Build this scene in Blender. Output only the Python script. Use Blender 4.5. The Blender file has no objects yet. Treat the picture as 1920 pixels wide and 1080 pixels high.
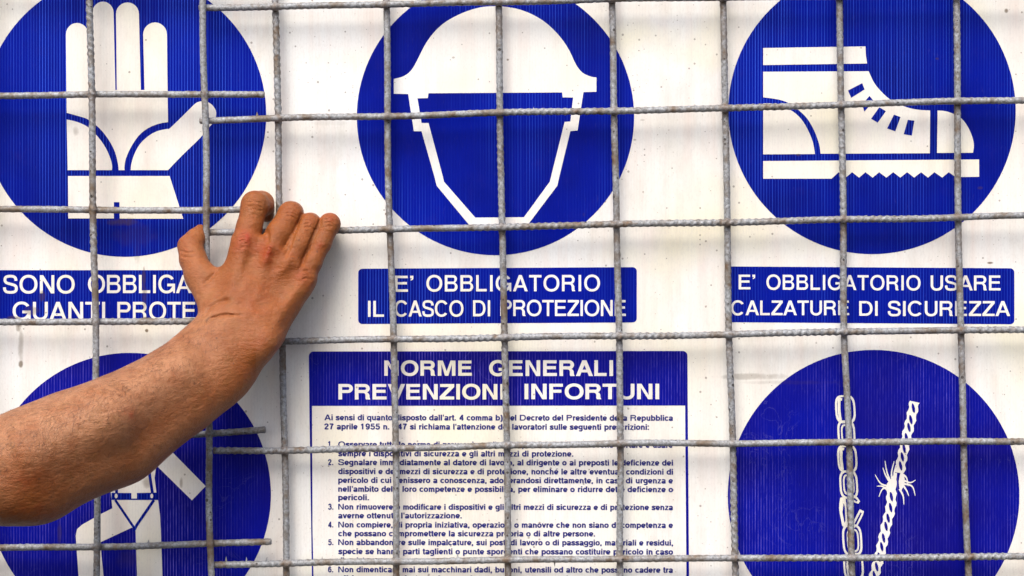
import bpy, math, random
import numpy as np
from mathutils import Vector, Matrix
from mathutils.geometry import tessellate_polygon

rnd = random.Random(7)
scene = bpy.context.scene
COL = scene.collection

# ---------------------------------------------------------------- camera, light, exposure
PX = 0.0005                # metres per photograph pixel on the plane of the wire mesh
DIST = 1.6                 # camera to wire mesh
cam_d = bpy.data.cameras.new("camera")
cam = bpy.data.objects.new("camera", cam_d)
COL.objects.link(cam)
cam.location = (0, -DIST, 0)
cam.rotation_euler = (math.radians(90), 0, 0)
cam_d.sensor_width = 36
cam_d.lens = 36 * DIST / (1920 * PX)
cam_d.clip_start = 0.05
cam_d.clip_end = 200
scene.camera = cam

SUN_DIR = Vector((0.27, 1.0, -1.2)).normalized()     # the way the light travels
el = math.asin(-SUN_DIR.z)
world = bpy.data.worlds.new("World")
scene.world = world
world.use_nodes = True
wn = world.node_tree
bg = wn.nodes["Background"]
sky = wn.nodes.new("ShaderNodeTexSky")
sky.sky_type = 'NISHITA'
sky.sun_disc = False
sky.sun_elevation = el
sky.sun_rotation = math.radians(180) + math.atan2(SUN_DIR.x, SUN_DIR.y)
sky.dust_density = 3.0
sky.ozone_density = 0.6
sky.air_density = 0.7
wn.links.new(sky.outputs[0], bg.inputs[0])
bg.inputs[1].default_value = 0.11
sun_d = bpy.data.lights.new("sun", 'SUN')
sun_d.energy = 1.5
sun_d.angle = math.radians(36)
sun_d.color = (1.0, 0.965, 0.91)
sun = bpy.data.objects.new("sun", sun_d)
sun.rotation_euler = SUN_DIR.to_track_quat('-Z', 'Y').to_euler()
sun.location = (-1, -3, 3)
COL.objects.link(sun)
vs = scene.view_settings
vs.view_transform = 'Standard'
vs.look = 'None'
vs.exposure = 0.98
vs.gamma = 1.0


def at(px, py, y=0.0):
    """the point of depth y that the photograph shows at pixel px, py"""
    s = PX * (DIST + y) / DIST
    return Vector(((px - 960) * s, y, (540 - py) * s))


BOARD_Y = 0.0205

# ---------------------------------------------------------------- helpers
def link(name, me, mat=None, parent=None):
    o = bpy.data.objects.new(name, me)
    COL.objects.link(o)
    if mat is not None and me is not None:
        me.materials.append(mat)
    if parent is not None:
        o.parent = parent
    return o


def thing(name, label, cat, loc=(0, 0, 0), group=None):
    o = bpy.data.objects.new(name, None)
    o.empty_display_size = 0.05
    COL.objects.link(o)
    o.location = loc
    o['label'] = label
    o['category'] = cat
    if group:
        o['group'] = group
    return o


def np_mesh(name, verts, quads):
    me = bpy.data.meshes.new(name)
    v = np.asarray(verts, dtype=np.float32)
    q = np.asarray(quads, dtype=np.int32)
    me.vertices.add(len(v))
    me.vertices.foreach_set("co", v.ravel())
    me.loops.add(q.size)
    me.loops.foreach_set("vertex_index", q.ravel())
    me.polygons.add(len(q))
    n = q.shape[1]
    me.polygons.foreach_set("loop_start", np.arange(0, q.size, n, dtype=np.int32))
    me.polygons.foreach_set("loop_total", np.full(len(q), n, dtype=np.int32))
    me.polygons.foreach_set("use_smooth", np.ones(len(q), dtype=bool))
    me.update(calc_edges=True)
    return me


# ---------------------------------------------------------------- materials
class NT:
    def __init__(s, name):
        s.m = bpy.data.materials.new(name)
        s.m.use_nodes = True
        s.t = s.m.node_tree
        s.b = s.t.nodes["Principled BSDF"]

    def n(s, typ, **kw):
        nd = s.t.nodes.new(typ)
        for k, v in kw.items():
            if k.startswith('i_'):
                key = k[2:]
                nd.inputs[int(key) if key.isdigit() else key].default_value = v
            else:
                setattr(nd, k, v)
        return nd

    def l(s, a, b):
        s.t.links.new(a, b)

    def math(s, op, a, b=None, c=None):
        nd = s.t.nodes.new("ShaderNodeMath")
        nd.operation = op
        for i, x in enumerate((a, b, c)):
            if x is None:
                continue
            if isinstance(x, (int, float)):
                nd.inputs[i].default_value = x
            else:
                s.l(x, nd.inputs[i])
        return nd.outputs[0]

    def noise(s, vec, scale, detail=4, rough=0.55, out=0):
        nd = s.n("ShaderNodeTexNoise")
        nd.inputs["Scale"].default_value = scale
        nd.inputs["Detail"].default_value = detail
        nd.inputs["Roughness"].default_value = rough
        s.l(vec, nd.inputs["Vector"])
        return nd.outputs[out]

    def ramp(s, fac, a, b, ca=(0, 0, 0, 1), cb=(1, 1, 1, 1)):
        nd = s.n("ShaderNodeValToRGB")
        e = nd.color_ramp.elements
        e[0].position, e[1].position = a, b
        e[0].color, e[1].color = ca, cb
        s.l(fac, nd.inputs[0])
        return nd.outputs[0]

    def mix(s, fac, a, b, typ='MIX'):
        nd = s.n("ShaderNodeMix", data_type='RGBA', blend_type=typ)
        if isinstance(fac, (int, float)):
            nd.inputs[0].default_value = fac
        else:
            s.l(fac, nd.inputs[0])
        for i, x in ((6, a), (7, b)):
            if isinstance(x, tuple):
                nd.inputs[i].default_value = x
            else:
                s.l(x, nd.inputs[i])
        return nd.outputs[2]

    def scaled(s, vec, sx, sy, sz):
        nd = s.n("ShaderNodeVectorMath", operation='MULTIPLY')
        nd.inputs[1].default_value = (sx, sy, sz)
        s.l(vec, nd.inputs[0])
        return nd.outputs[0]


FLUTE = 0.00275


def flute(nt, pos):
    """the vertical webs of the twin-wall plastic sheet: a height and a thin line mask"""
    sep = nt.n("ShaderNodeSeparateXYZ")
    nt.l(pos, sep.inputs[0])
    wob = nt.noise(nt.scaled(pos, 3, 3, 1.0), 2.0, 1)
    x = nt.math('ADD', sep.outputs[0], nt.math('MULTIPLY', wob, 0.0012))
    ph = nt.math('MULTIPLY', x, 2 * math.pi / FLUTE)
    sn = nt.math('SINE', ph)
    line = nt.math('POWER', nt.math('MAXIMUM', sn, 0.0), 3.0)
    # every web shows more or less strongly
    cell = nt.n("ShaderNodeTexWhiteNoise", noise_dimensions='1D')
    nt.l(nt.math('FLOOR', nt.math('DIVIDE', x, FLUTE)), cell.inputs["W"])
    line = nt.math('MULTIPLY', line, nt.math('ADD', nt.math('MULTIPLY', cell.outputs[0], 0.9), 0.25))
    return sn, line, cell.outputs[0]


def specks(nt, pos, scale, thr, amount):
    v = nt.n("ShaderNodeTexVoronoi", feature='F1')
    v.inputs["Scale"].default_value = scale
    v.inputs["Randomness"].default_value = 1.0
    nt.l(pos, v.inputs["Vector"])
    sepc = nt.n("ShaderNodeSeparateColor")
    nt.l(v.outputs["Color"], sepc.inputs[0])
    r = nt.math('MULTIPLY', nt.math('POWER', sepc.outputs[0], 4.0), thr)
    m = nt.math('LESS_THAN', v.outputs["Distance"], r)
    gate = nt.math('GREATER_THAN', sepc.outputs[1], 1 - amount)
    return nt.math('MULTIPLY', m, gate)


# dirt marks with a place of their own on the sheet: pixel x, pixel y, half width, half height, strength
STAINS = [(35, 608, 6, 14, .9), (27, 604, 20, 2.5, .7), (39, 650, 5, 34, .45), (39, 682, 4, 7, .8), (230, 417, 26, 8, .8),
          (270, 525, 3, 22, .8), (271, 560, 5, 26, .6), (275, 598, 9, 4, .9), (275, 620, 3, 3, .9), (247, 397, 5, 5, .7),
          (60, 582, 14, 8, .5), (25, 596, 12, 4, .9), (79, 555, 6, 9, .7), (1410, 706, 60, 6, .38), (1480, 717, 80, 4, .22),
          (142, 246, 6, 9, .35), (1887, 20, 3.5, 4, .8), (1497, 291, 5, 2.5, .8), (1856, 493, 5, 2, .9), (724, 401, 2, 2.5, .9),
          (1757, 110, 3, 2, .7), (1838, 352, 5, 3, .5), (1095, 402, 3, 5, .3), (240, 1050, 22, 16, .3), (253, 440, 40, 22, .25),
          (340, 905, 3, 9, .5), (275, 905, 9, 10, .5), (112, 1000, 4, 30, .5), (258, 470, 7, 30, .25), (1206, 360, 2, 2, .7),
          (850, 108, 3, 2, .5), (952, 112, 2, 2, .8), (1190, 262, 3, 2, .5), (1205, 225, 5, 2, .4), (620, 230, 30, 5, .12)]


def stains(nt, pos, k=1.0):
    sep = nt.n("ShaderNodeSeparateXYZ")
    nt.l(pos, sep.inputs[0])
    wob = nt.n("ShaderNodeTexNoise")
    wob.inputs["Scale"].default_value = 130
    wob.inputs["Detail"].default_value = 3
    nt.l(pos, wob.inputs["Vector"])
    w = nt.math('MULTIPLY', nt.math('SUBTRACT', wob.outputs[0], 0.5), 2.6)
    tot = None
    for px, py, a, b, st in STAINS:
        p = at(px, py, BOARD_Y)
        dx = nt.math('DIVIDE', nt.math('SUBTRACT', sep.outputs[0], p.x), a * PX)
        dz = nt.math('DIVIDE', nt.math('SUBTRACT', sep.outputs[2], p.z), b * PX)
        d = nt.math('ADD', nt.math('MULTIPLY', dx, dx), nt.math('MULTIPLY', dz, dz))
        d = nt.math('ADD', d, w)
        mr = nt.n("ShaderNodeMapRange")
        mr.inputs[1].default_value = 1.5
        mr.inputs[2].default_value = 0.2
        mr.inputs[3].default_value = 0
        mr.inputs[4].default_value = st * k
        nt.l(d, mr.inputs[0])
        tot = mr.outputs[0] if tot is None else nt.math('MAXIMUM', tot, mr.outputs[0])
    return tot


def make_white():
    nt = NT("white_plastic_sheet")
    pos = nt.n("ShaderNodeNewGeometry").outputs["Position"]
    sn, line, cell = flute(nt, pos)
    streak = nt.noise(nt.scaled(pos, 1, 1, 0.10), 70, 4, 0.6)
    big = nt.noise(nt.scaled(pos, 1, 1, 0.6), 7, 4, 0.6)
    warm = nt.mix(nt.ramp(big, 0.35, 0.68), (0.80, 0.795, 0.775, 1), (0.80, 0.76, 0.67, 1))
    c = nt.mix(nt.ramp(streak, 0.42, 0.75, cb=(.8, .8, .8, 1)), warm, (0.75, 0.66, 0.60, 1))
    yel = nt.noise(pos, 11, 2)
    c = nt.mix(nt.ramp(yel, 0.52, 0.78, cb=(.7, .7, .7, 1)), c, (0.76, 0.71, 0.50, 1))
    c = nt.mix(nt.math('MULTIPLY', line, 0.16), c, (0.58, 0.55, 0.52, 1))
    fine = nt.noise(nt.scaled(pos, 1, 1, 0.5), 600, 3, 0.7)
    c = nt.mix(nt.ramp(fine, 0.5, 0.8, cb=(.35, .35, .35, 1)), c, (0.52, 0.50, 0.47, 1))
    # a film of grime in drifts
    grime = nt.noise(nt.scaled(pos, 1, 1, 0.35), 22, 6, 0.7)
    c = nt.mix(nt.ramp(grime, 0.52, 0.80, cb=(.5, .5, .5, 1)), c, (0.50, 0.45, 0.37, 1))
    c = nt.mix(nt.math('MULTIPLY', specks(nt, pos, 190, 0.22, 0.16), 0.6), c, (0.16, 0.13, 0.10, 1))
    c = nt.mix(nt.math('MULTIPLY', specks(nt, pos, 470, 0.34, 0.25), 0.45), c, (0.30, 0.22, 0.17, 1))
    c = nt.mix(stains(nt, pos), c, (0.13, 0.085, 0.04, 1))
    nt.l(c, nt.b.inputs["Base Color"])
    nt.b.inputs["Roughness"].default_value = 0.5
    nt.b.inputs["Specular IOR Level"].default_value = 0.3
    bp = nt.n("ShaderNodeBump")
    bp.inputs["Strength"].default_value = 0.25
    bp.inputs["Distance"].default_value = 0.00012
    warp = nt.noise(nt.scaled(pos, 1, 1, 0.7), 16, 2)
    hgt = nt.math('ADD', sn, nt.math('MULTIPLY', warp, 10))
    nt.l(hgt, bp.inputs["Height"])
    nt.l(bp.outputs[0], nt.b.inputs["Normal"])
    return nt.m


def make_blue(name, base, dark, lin, lineamt=0.5, worn_glint=False):
    nt = NT(name)
    pos = nt.n("ShaderNodeNewGeometry").outputs["Position"]
    sn, line, cell = flute(nt, pos)
    big = nt.noise(pos, 9, 3)
    c = nt.mix(nt.ramp(big, 0.35, 0.7), base, dark)
    # the webs show through the ink, more in some drifts than in others
    drift = nt.ramp(nt.noise(nt.scaled(pos, 1, 1, 0.35), 9, 2), 0.36, 0.66)
    if worn_glint:                                             # scratched, rubbed ink; sky glints on the webs painted as pale dashes
        sky_glint = nt.ramp(nt.noise(nt.scaled(pos, 3, 1, 0.5), 130, 4, 0.7), 0.38, 0.66)
        line = nt.math('MULTIPLY', line, nt.math('ADD', nt.math('MULTIPLY', sky_glint, 0.9), 0.12))
        scr = nt.n("ShaderNodeTexNoise")
        scr.inputs["Scale"].default_value = 26
        scr.inputs["Detail"].default_value = 6
        scr.inputs["Distortion"].default_value = 2.5
        nt.l(pos, scr.inputs["Vector"])
        thin = nt.ramp(nt.math('ABSOLUTE', nt.math('SUBTRACT', scr.outputs[0], 0.5)), 0.0, 0.012, (1, 1, 1, 1), (0, 0, 0, 1))
        where = nt.ramp(nt.noise(pos, 14, 2), 0.56, 0.68)
        c = nt.mix(nt.math('MULTIPLY', nt.math('MULTIPLY', thin, where), 0.22), c, (0.16, 0.14, 0.36, 1))
    c = nt.mix(nt.math('MULTIPLY', nt.math('MULTIPLY', line, drift), lineamt), c, lin)
    c = nt.mix(nt.ramp(nt.noise(pos, 60, 5, 0.7), 0.55, 0.85, cb=(.18, .18, .18, 1)), c, (0.03, 0.02, 0.2, 1))
    scuff = nt.ramp(nt.noise(nt.scaled(pos, 1, 1, 0.25), 350, 4, 0.7), 0.62, 0.78, cb=(.14, .14, .14, 1))
    c = nt.mix(scuff, c, (0.12, 0.11, 0.34, 1))
    c = nt.mix(nt.math('MULTIPLY', specks(nt, pos, 330, 0.25, 0.08), 0.45), c, (0.30, 0.28, 0.36, 1))
    c = nt.mix(stains(nt, pos, 0.8), c, (0.05, 0.03, 0.05, 1))
    nt.l(c, nt.b.inputs["Base Color"])
    nt.b.inputs["Roughness"].default_value = 0.38
    nt.b.inputs["Specular IOR Level"].default_value = 0.05
    bp = nt.n("ShaderNodeBump")
    bp.inputs["Strength"].default_value = 0.5
    bp.inputs["Distance"].default_value = 0.00018
    warp = nt.noise(nt.scaled(pos, 1, 1, 0.7), 16, 2)
    nt.l(nt.math('ADD', sn, nt.math('MULTIPLY', warp, 6)), bp.inputs["Height"])
    nt.l(bp.outputs[0], nt.b.inputs["Normal"])
    return nt.m


def make_steel():
    nt = NT("galvanised_steel")
    pos = nt.n("ShaderNodeNewGeometry").outputs["Position"]
    a = nt.noise(pos, 45, 5, 0.65)
    b = nt.noise(pos, 420, 4, 0.7)
    c = nt.mix(nt.ramp(b, 0.35, 0.7), (0.17, 0.165, 0.16, 1), (0.44, 0.46, 0.48, 1))
    c = nt.mix(nt.ramp(a, 0.46, 0.64, cb=(.85, .85, .85, 1)), c, (0.15, 0.108, 0.068, 1))
    r = nt.noise(nt.scaled(pos, 1, 1, 1), 90, 6, 0.75)
    c = nt.mix(nt.ramp(r, 0.58, 0.72, cb=(.7, .7, .7, 1)), c, (0.15, 0.075, 0.035, 1))
    rust = nt.n('ShaderNodeAttribute', attribute_name='rust').outputs['Fac']
    rn = nt.ramp(nt.noise(pos, 300, 5, 0.7), 0.30, 0.62)
    c = nt.mix(nt.math('MULTIPLY', nt.math('MULTIPLY', rust, rn), 0.85), c, (0.13, 0.07, 0.03, 1))
    c = nt.mix(nt.math('MULTIPLY', specks(nt, pos, 260, 0.42, 0.35), 0.85), c, (0.035, 0.025, 0.02, 1))
    nt.l(c, nt.b.inputs["Base Color"])
    nt.b.inputs["Metallic"].default_value = 0.2
    nt.b.inputs["Roughness"].default_value = 0.55
    nt.b.inputs["Specular IOR Level"].default_value = 0.35
    bp = nt.n("ShaderNodeBump")
    bp.inputs["Strength"].default_value = 0.6
    bp.inputs["Distance"].default_value = 0.0004
    nt.l(nt.noise(pos, 900, 4, 0.7), bp.inputs["Height"])
    nt.l(bp.outputs[0], nt.b.inputs["Normal"])
    return nt.m


def make_skin():
    nt = NT("skin")
    pos = nt.n("ShaderNodeNewGeometry").outputs["Position"]
    red = nt.n("ShaderNodeAttribute", attribute_name="flush").outputs["Fac"]
    tan_shade = nt.n("ShaderNodeAttribute", attribute_name="tan").outputs["Fac"]  # tan of the hand, plus shade painted along the forearm's underside
    mot = nt.noise(pos, 45, 5, 0.6)
    mot2 = nt.noise(pos, 260, 4, 0.65)
    c = nt.mix(tan_shade, (0.45, 0.205, 0.098, 1), (0.31, 0.088, 0.017, 1))
    c = nt.mix(nt.ramp(mot, 0.42, 0.66, cb=(.60, .60, .60, 1)), c, (0.25, 0.063, 0.011, 1))
    olive = nt.noise(nt.scaled(pos, 1.3, 1.3, 1), 75, 3, 0.6)
    c = nt.mix(nt.ramp(olive, 0.50, 0.70, cb=(.35, .35, .35, 1)), c, (0.23, 0.100, 0.026, 1))
    c = nt.mix(nt.ramp(mot2, 0.45, 0.75, cb=(.38, .38, .38, 1)), c, (0.20, 0.07, 0.025, 1))
    patch = nt.math('MULTIPLY_ADD', nt.noise(pos, 110, 4, 0.7), 2.6, -0.75)
    redm = nt.math('MULTIPLY', red, nt.math('MINIMUM', nt.math('MAXIMUM', patch, 0.35), 1.0))
    c = nt.mix(nt.math('MULTIPLY', redm, 0.95), c, (0.33, 0.034, 0.006, 1))
    c = nt.mix(nt.math('MULTIPLY', specks(nt, pos, 190, 0.22, 0.25), 0.6), c, (0.12, 0.04, 0.02, 1))
    nt.l(c, nt.b.inputs["Base Color"])
    nt.b.inputs["Roughness"].default_value = 0.44
    nt.b.inputs["Specular IOR Level"].default_value = 0.34
    nt.b.inputs["Subsurface Weight"].default_value = 0.12
    nt.b.inputs["Subsurface Radius"].default_value = (0.006, 0.002, 0.001)
    nt.b.inputs["Subsurface Scale"].default_value = 0.5
    # fine crossed creases and pores
    v = nt.n("ShaderNodeTexVoronoi", feature='DISTANCE_TO_EDGE')
    v.inputs["Scale"].default_value = 620
    nt.l(nt.scaled(pos, 1, 1, 0.8), v.inputs["Vector"])
    fold = nt.noise(nt.scaled(pos, 0.6, 1, 1.5), 150, 5, 0.65)
    lump = nt.noise(pos, 55, 3, 0.6)
    h1 = nt.math('ADD', nt.math('MULTIPLY', nt.math('MINIMUM', v.outputs[0], 0.12), 3.0),
                 nt.math('MULTIPLY', fold, 4.0))
    h1 = nt.math('ADD', h1, nt.math('MULTIPLY', lump, 4.0))
    bp = nt.n("ShaderNodeBump")
    bp.inputs["Strength"].default_value = 0.7
    bp.inputs["Distance"].default_value = 0.0006
    nt.l(h1, bp.inputs["Height"])
    nt.l(bp.outputs[0], nt.b.inputs["Normal"])
    return nt.m


def make_plain(name, col, rough=0.5, grain=0.15, scale=300):
    nt = NT(name)
    pos = nt.n("ShaderNodeNewGeometry").outputs["Position"]
    n = nt.noise(pos, scale, 3)
    d = tuple(x * (1 - grain) for x in col[:3]) + (1,)
    c = nt.mix(nt.ramp(n, 0.4, 0.7), col, d)
    nt.l(c, nt.b.inputs["Base Color"])
    nt.b.inputs["Roughness"].default_value = rough
    return nt.m


M_WHITE = make_white()
M_BLUE = make_blue("blue_ink", (0.0005, 0.0072, 0.27, 1), (0.0010, 0.0040, 0.15, 1), (0.03, 0.09, 0.62, 1), 1.0)
M_BLUE_WORN_GLINT = make_blue("worn_blue_ink", (0.0018, 0.0055, 0.27, 1), (0.0050, 0.0035, 0.16, 1), (0.15, 0.12, 0.62, 1), 1.0, True)
M_INK = make_plain("navy_ink", (0.003, 0.005, 0.16, 1), 0.5, 0.3)
M_STEEL = make_steel()
M_SKIN = make_skin()
M_HAIR = make_plain("body_hair", (0.055, 0.025, 0.012, 1), 0.5)
M_NAIL = make_plain("nail", (0.50, 0.33, 0.22, 1), 0.35, 0.2)

# ---------------------------------------------------------------- flat print
class Print:
    """collects flat polygons (pixel coordinates, with holes) into one mesh of printed ink"""
    def __init__(s, layer):
        s.y = BOARD_Y - 0.0002 * layer
        s.v, s.f = [], []

    def poly(s, outer, holes=(), lift=0.0):
        loops = [list(outer)] + [list(h) for h in holes]
        flat = [p for l in loops for p in l]
        tri = tessellate_polygon([[Vector((p[0], -p[1], 0)) for p in l] for l in loops])
        b = len(s.v)
        for p in flat:
            s.v.append(at(p[0], p[1], s.y - lift))
        for t in tri:
            a, c, d = (s.v[b + i] for i in t)
            n = (c - a).cross(d - a)
            s.f.append(tuple(b + i for i in (t if n.y < 0 else t[::-1])))

    def stroke(s, pts, w, lift=0.0, taper=False):
        n = len(pts)
        L, R = [], []
        for i, p in enumerate(pts):
            a, c = pts[max(i - 1, 0)], pts[min(i + 1, n - 1)]
            dx, dy = c[0] - a[0], c[1] - a[1]
            d = math.hypot(dx, dy) or 1
            h = w / 2 * ((1 - 0.75 * i / (n - 1)) if taper else 1)
            L.append((p[0] - dy / d * h, p[1] + dx / d * h))
            R.append((p[0] + dy / d * h, p[1] - dx / d * h))
        s.poly(L + R[::-1], lift=lift)

    def build(s, name, mat, parent, label=None):
        me = bpy.data.meshes.new(name)
        me.from_pydata([tuple(v) for v in s.v], [], s.f)
        me.update()
        o = link(name, me, mat, parent)
        if label:
            o['label'] = label
        return o


def arc(cx, cy, rx, ry, a0, a1, n=14, p=2.0):
    out = []
    for i in range(n + 1):
        t = math.radians(a0 + (a1 - a0) * i / n)
        c, s_ = math.cos(t), math.sin(t)
        e = 2.0 / p
        out.append((cx + rx * math.copysign(abs(c) ** e, c), cy + ry * math.copysign(abs(s_) ** e, s_)))
    return out


def smooth(pts, n=5):
    """Catmull-Rom through the points"""
    out = []
    for i in range(len(pts) - 1):
        p0, p1, p2, p3 = pts[max(i - 1, 0)], pts[i], pts[i + 1], pts[min(i + 2, len(pts) - 1)]
        for k in range(n):
            t = k / n
            out.append(tuple(0.5 * (2 * p1[j] + (p2[j] - p0[j]) * t + (2 * p0[j] - 5 * p1[j] + 4 * p2[j] - p3[j]) * t * t
                             + (3 * p1[j] - p0[j] - 3 * p2[j] + p3[j]) * t ** 3) for j in (0, 1)))
    out.append(pts[-1])
    return out


def bez(p0, p1, p2, p3, n=10):
    out = []
    for i in range(n):
        t = i / n
        out.append(tuple((1 - t) ** 3 * p0[j] + 3 * (1 - t) ** 2 * t * p1[j] + 3 * (1 - t) * t * t * p2[j] + t ** 3 * p3[j]
                         for j in (0, 1)))
    return out


def glyph(ch, w):
    """outline of a grotesque capital of height 1 and stroke w: (polygons, ink width, side bearing)"""
    k = w - 0.145
    h = w * 0.9                                           # horizontal strokes are a little thinner
    if ch == 'I':
        return [([(0, 0), (0, 1), (w, 1), (w, 0)], [])], w, .10
    if ch == 'L':
        W = .66 + k
        return [([(0, 0), (0, 1), (w, 1), (w, h), (W, h), (W, 0)], [])], W, .07
    if ch == 'E':
        W = .75 + k
        return [([(0, 0), (0, 1), (W - .02, 1), (W - .02, 1 - h), (w, 1 - h), (w, .5 + h / 2 + .03), (W - .06, .5 + h / 2 + .03),
                  (W - .06, .53 - h / 2), (w, .53 - h / 2), (w, h), (W, h), (W, 0)], [])], W, .08
    if ch == 'F':
        W = .70 + k
        return [([(0, 0), (0, 1), (W, 1), (W, 1 - h), (w, 1 - h), (w, .49 + h / 2 + .03), (W - .08, .49 + h / 2 + .03),
                  (W - .08, .52 - h / 2), (w, .52 - h / 2), (w, 0)], [])], W, .08
    if ch == 'T':
        W = .78 + k
        return [([(W / 2 - w / 2, 0), (W / 2 - w / 2, 1 - h), (0, 1 - h), (0, 1), (W, 1), (W, 1 - h), (W / 2 + w / 2, 1 - h),
                  (W / 2 + w / 2, 0)], [])], W, .03
    if ch == 'N':
        W = .80 + k
        return [([(0, 0), (0, 1), (w * 1.15, 1), (W - w, .27), (W - w, 1), (W, 1), (W, 0), (W - w * 1.15, 0), (w, .73), (w, 0)], [])], W, .09
    if ch == 'M':
        W = .96 + 1.6 * k
        return [([(0, 0), (0, 1), (1.4 * w, 1), (W / 2, .30), (W - 1.4 * w, 1), (W, 1), (W, 0), (W - w, 0), (W - w, .76),
                  (W / 2 + w * .48, 0), (W / 2 - w * .48, 0), (w, .76), (w, 0)], [])], W, .09
    if ch in 'AV':
        W = .93 + 1.2 * k
        sl = W / 2 - .58 * w
        c = 1.12 * w
        ap = (W / 2 - c) / sl
        y0 = .23
        if ch == 'V':
            return [([(0, 1), (c, 1), (W / 2, 1 - ap), (W - c, 1), (W, 1), (W / 2 + .58 * w, 0), (W / 2 - .58 * w, 0)], [])], W, .01
        y1 = y0 + h * .9
        return [([(0, 0), (sl, 1), (W - sl, 1), (W, 0), (W - c, 0), (W - c - sl * y0, y0), (c + sl * y0, y0), (c, 0)],
                 [[(c + sl * y1, y1), (W / 2, ap), (W - c - sl * y1, y1)]])], W, .01
    if ch == 'Z':
        W = .78 + k
        return [([(0, 0), (0, h), (W - 1.4 * w, 1 - h), (.03, 1 - h), (.03, 1), (W, 1), (W, 1 - h), (1.4 * w, h), (W, h), (W, 0)], [])], W, .04
    if ch == 'O':
        W = 1.0 + k
        return [(arc(W / 2, .5, W / 2, .52, 0, 350, 35, 2.15),
                 [arc(W / 2, .5, W / 2 - w, .52 - h, 0, 350, 35, 2.15)])], W, .05
    if ch == 'D':
        W = .86 + k
        return [([(0, 0), (0, 1)] + arc(W - .46, .5, .46, .5, 90, -90, 16, 2.2),
                 [[(w, h), (w, 1 - h)] + arc(W - .46, .5, .46 - w, .5 - h, 90, -90, 16, 2.2)])], W, .07
    if ch in 'PR':
        y0 = .42
        W = (.78 if ch == 'P' else .83) + k
        Wb = W if ch == 'P' else W - .03
        r = (1 - y0) / 2
        hole = [(w, y0 + h), (w, 1 - h)] + arc(Wb - r, 1 - r, r - w, r - h, 90, -90, 10)
        if ch == 'P':
            return [([(0, 0), (0, 1)] + arc(Wb - r, 1 - r, r, r, 90, -90, 12) + [(w, y0), (w, 0)], [hole])], W, .06
        out = [(0, 0), (0, 1)] + arc(Wb - r, 1 - r, r, r, 90, -62, 12) + \
              [(W - .09, y0 - .04), (W - .05, y0 - .13), (W - .04, .10), (W, .03), (W, 0), (W - w * 1.15, 0), (W - w * 1.15 - .03, .08),
               (W - w - .06, y0 - .13), (W - w - .12, y0 - .02), (W - w - .20, y0), (w, y0), (w, 0)]
        return [(out, [hole])], W, .07
    if ch == 'B':
        W = .80 + k
        r1, r2 = .235, .275
        out = [(0, 0), (0, 1)] + arc(W - .04 - r1, 1 - r1, r1, r1, 90, -60, 9) + arc(W - r2, r2, r2, r2, 60, -90, 10)
        h1 = [(w, .53 + h / 2), (w, 1 - h)] + arc(W - .04 - r1, (1 - h + .53 + h / 2) / 2, r1 - w * .95, (1 - h - .53 - h / 2) / 2, 90, -90, 8)
        h2 = [(w, h), (w, .53 - h / 2)] + arc(W - r2, (.53 - h / 2 + h) / 2, r2 - w, (.53 - h / 2 - h) / 2, 90, -90, 8)
        return [(out, [h1, h2])], W, .07
    if ch == 'U':
        W = .80 + k
        r = W / 2
        return [([(0, 1), (w, 1)] + arc(r, .36, r - w, .38 - h, 180, 360, 14, 2.2) + [(W - w, 1), (W, 1)]
                 + arc(r, .36, r, .38, 0, -180, 16, 2.2), [])], W, .08
    if ch == 'C':
        W = .95 + k
        return [(arc(W / 2, .5, W / 2, .52, 33, 322, 26, 2.15) + arc(W / 2, .5, W / 2 - w, .52 - h, 318, 37, 24, 2.15), [])], W, .05
    if ch == 'G':
        W = .98 + k
        b = .52
        out = arc(W / 2, .5, W / 2, .52, 33, 306, 24, 2.15) + \
            [(W - .75 * w, .11), (W - .62 * w, 0), (W, 0), (W, b), (.54 * W, b), (.54 * W, b - h), (W - w, b - h)] + \
            arc(W / 2, .5, W / 2 - w, .52 - h, 328, 37, 22, 2.15)
        return [(out, [])], W, .05
    if ch == 'S':
        W = .82 + k
        q = w / 2
        u = h / 2
        sp = bez((W - q - .02, .69), (W - q - .03, .90), (.74 * W, 1.02 - u), (W / 2, 1.02 - u)) + \
            bez((W / 2, 1.02 - u), (.24 * W, 1.02 - u), (q + .025, .90), (q + .025, .745)) + \
            bez((q + .025, .745), (q + .025, .56), (.34 * W, .555), (W / 2, .515)) + \
            bez((W / 2, .515), (.72 * W, .46), (W - q, .45), (W - q, .275)) + \
            bez((W - q, .275), (W - q, .10), (.78 * W, u - .02), (W / 2, u - .02)) + \
            bez((W / 2, u - .02), (.22 * W, u - .02), (q, .10), (q, .32)) + [(q, .33)]
        L, R = [], []
        for i, p in enumerate(sp):
            a, c = sp[max(i - 1, 0)], sp[min(i + 1, len(sp) - 1)]
            dx, dy = c[0] - a[0], c[1] - a[1]
            d = math.hypot(dx, dy)
            L.append((p[0] - dy / d * q, p[1] + dx / d * u))
            R.append((p[0] + dy / d * q, p[1] - dx / d * u))
        return [(L + R[::-1], [])], W, .05
    if ch == "'":
        return [([(0, 1), (w * 1.1, 1), (w * 1.1, .84), (w * .95, .76), (w * .3, .70), (w * .05, .73), (w * .5, .80), (w * .55, .845), (0, .845)], [])], w * 1.1, .05
    raise ValueError(ch)


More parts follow.
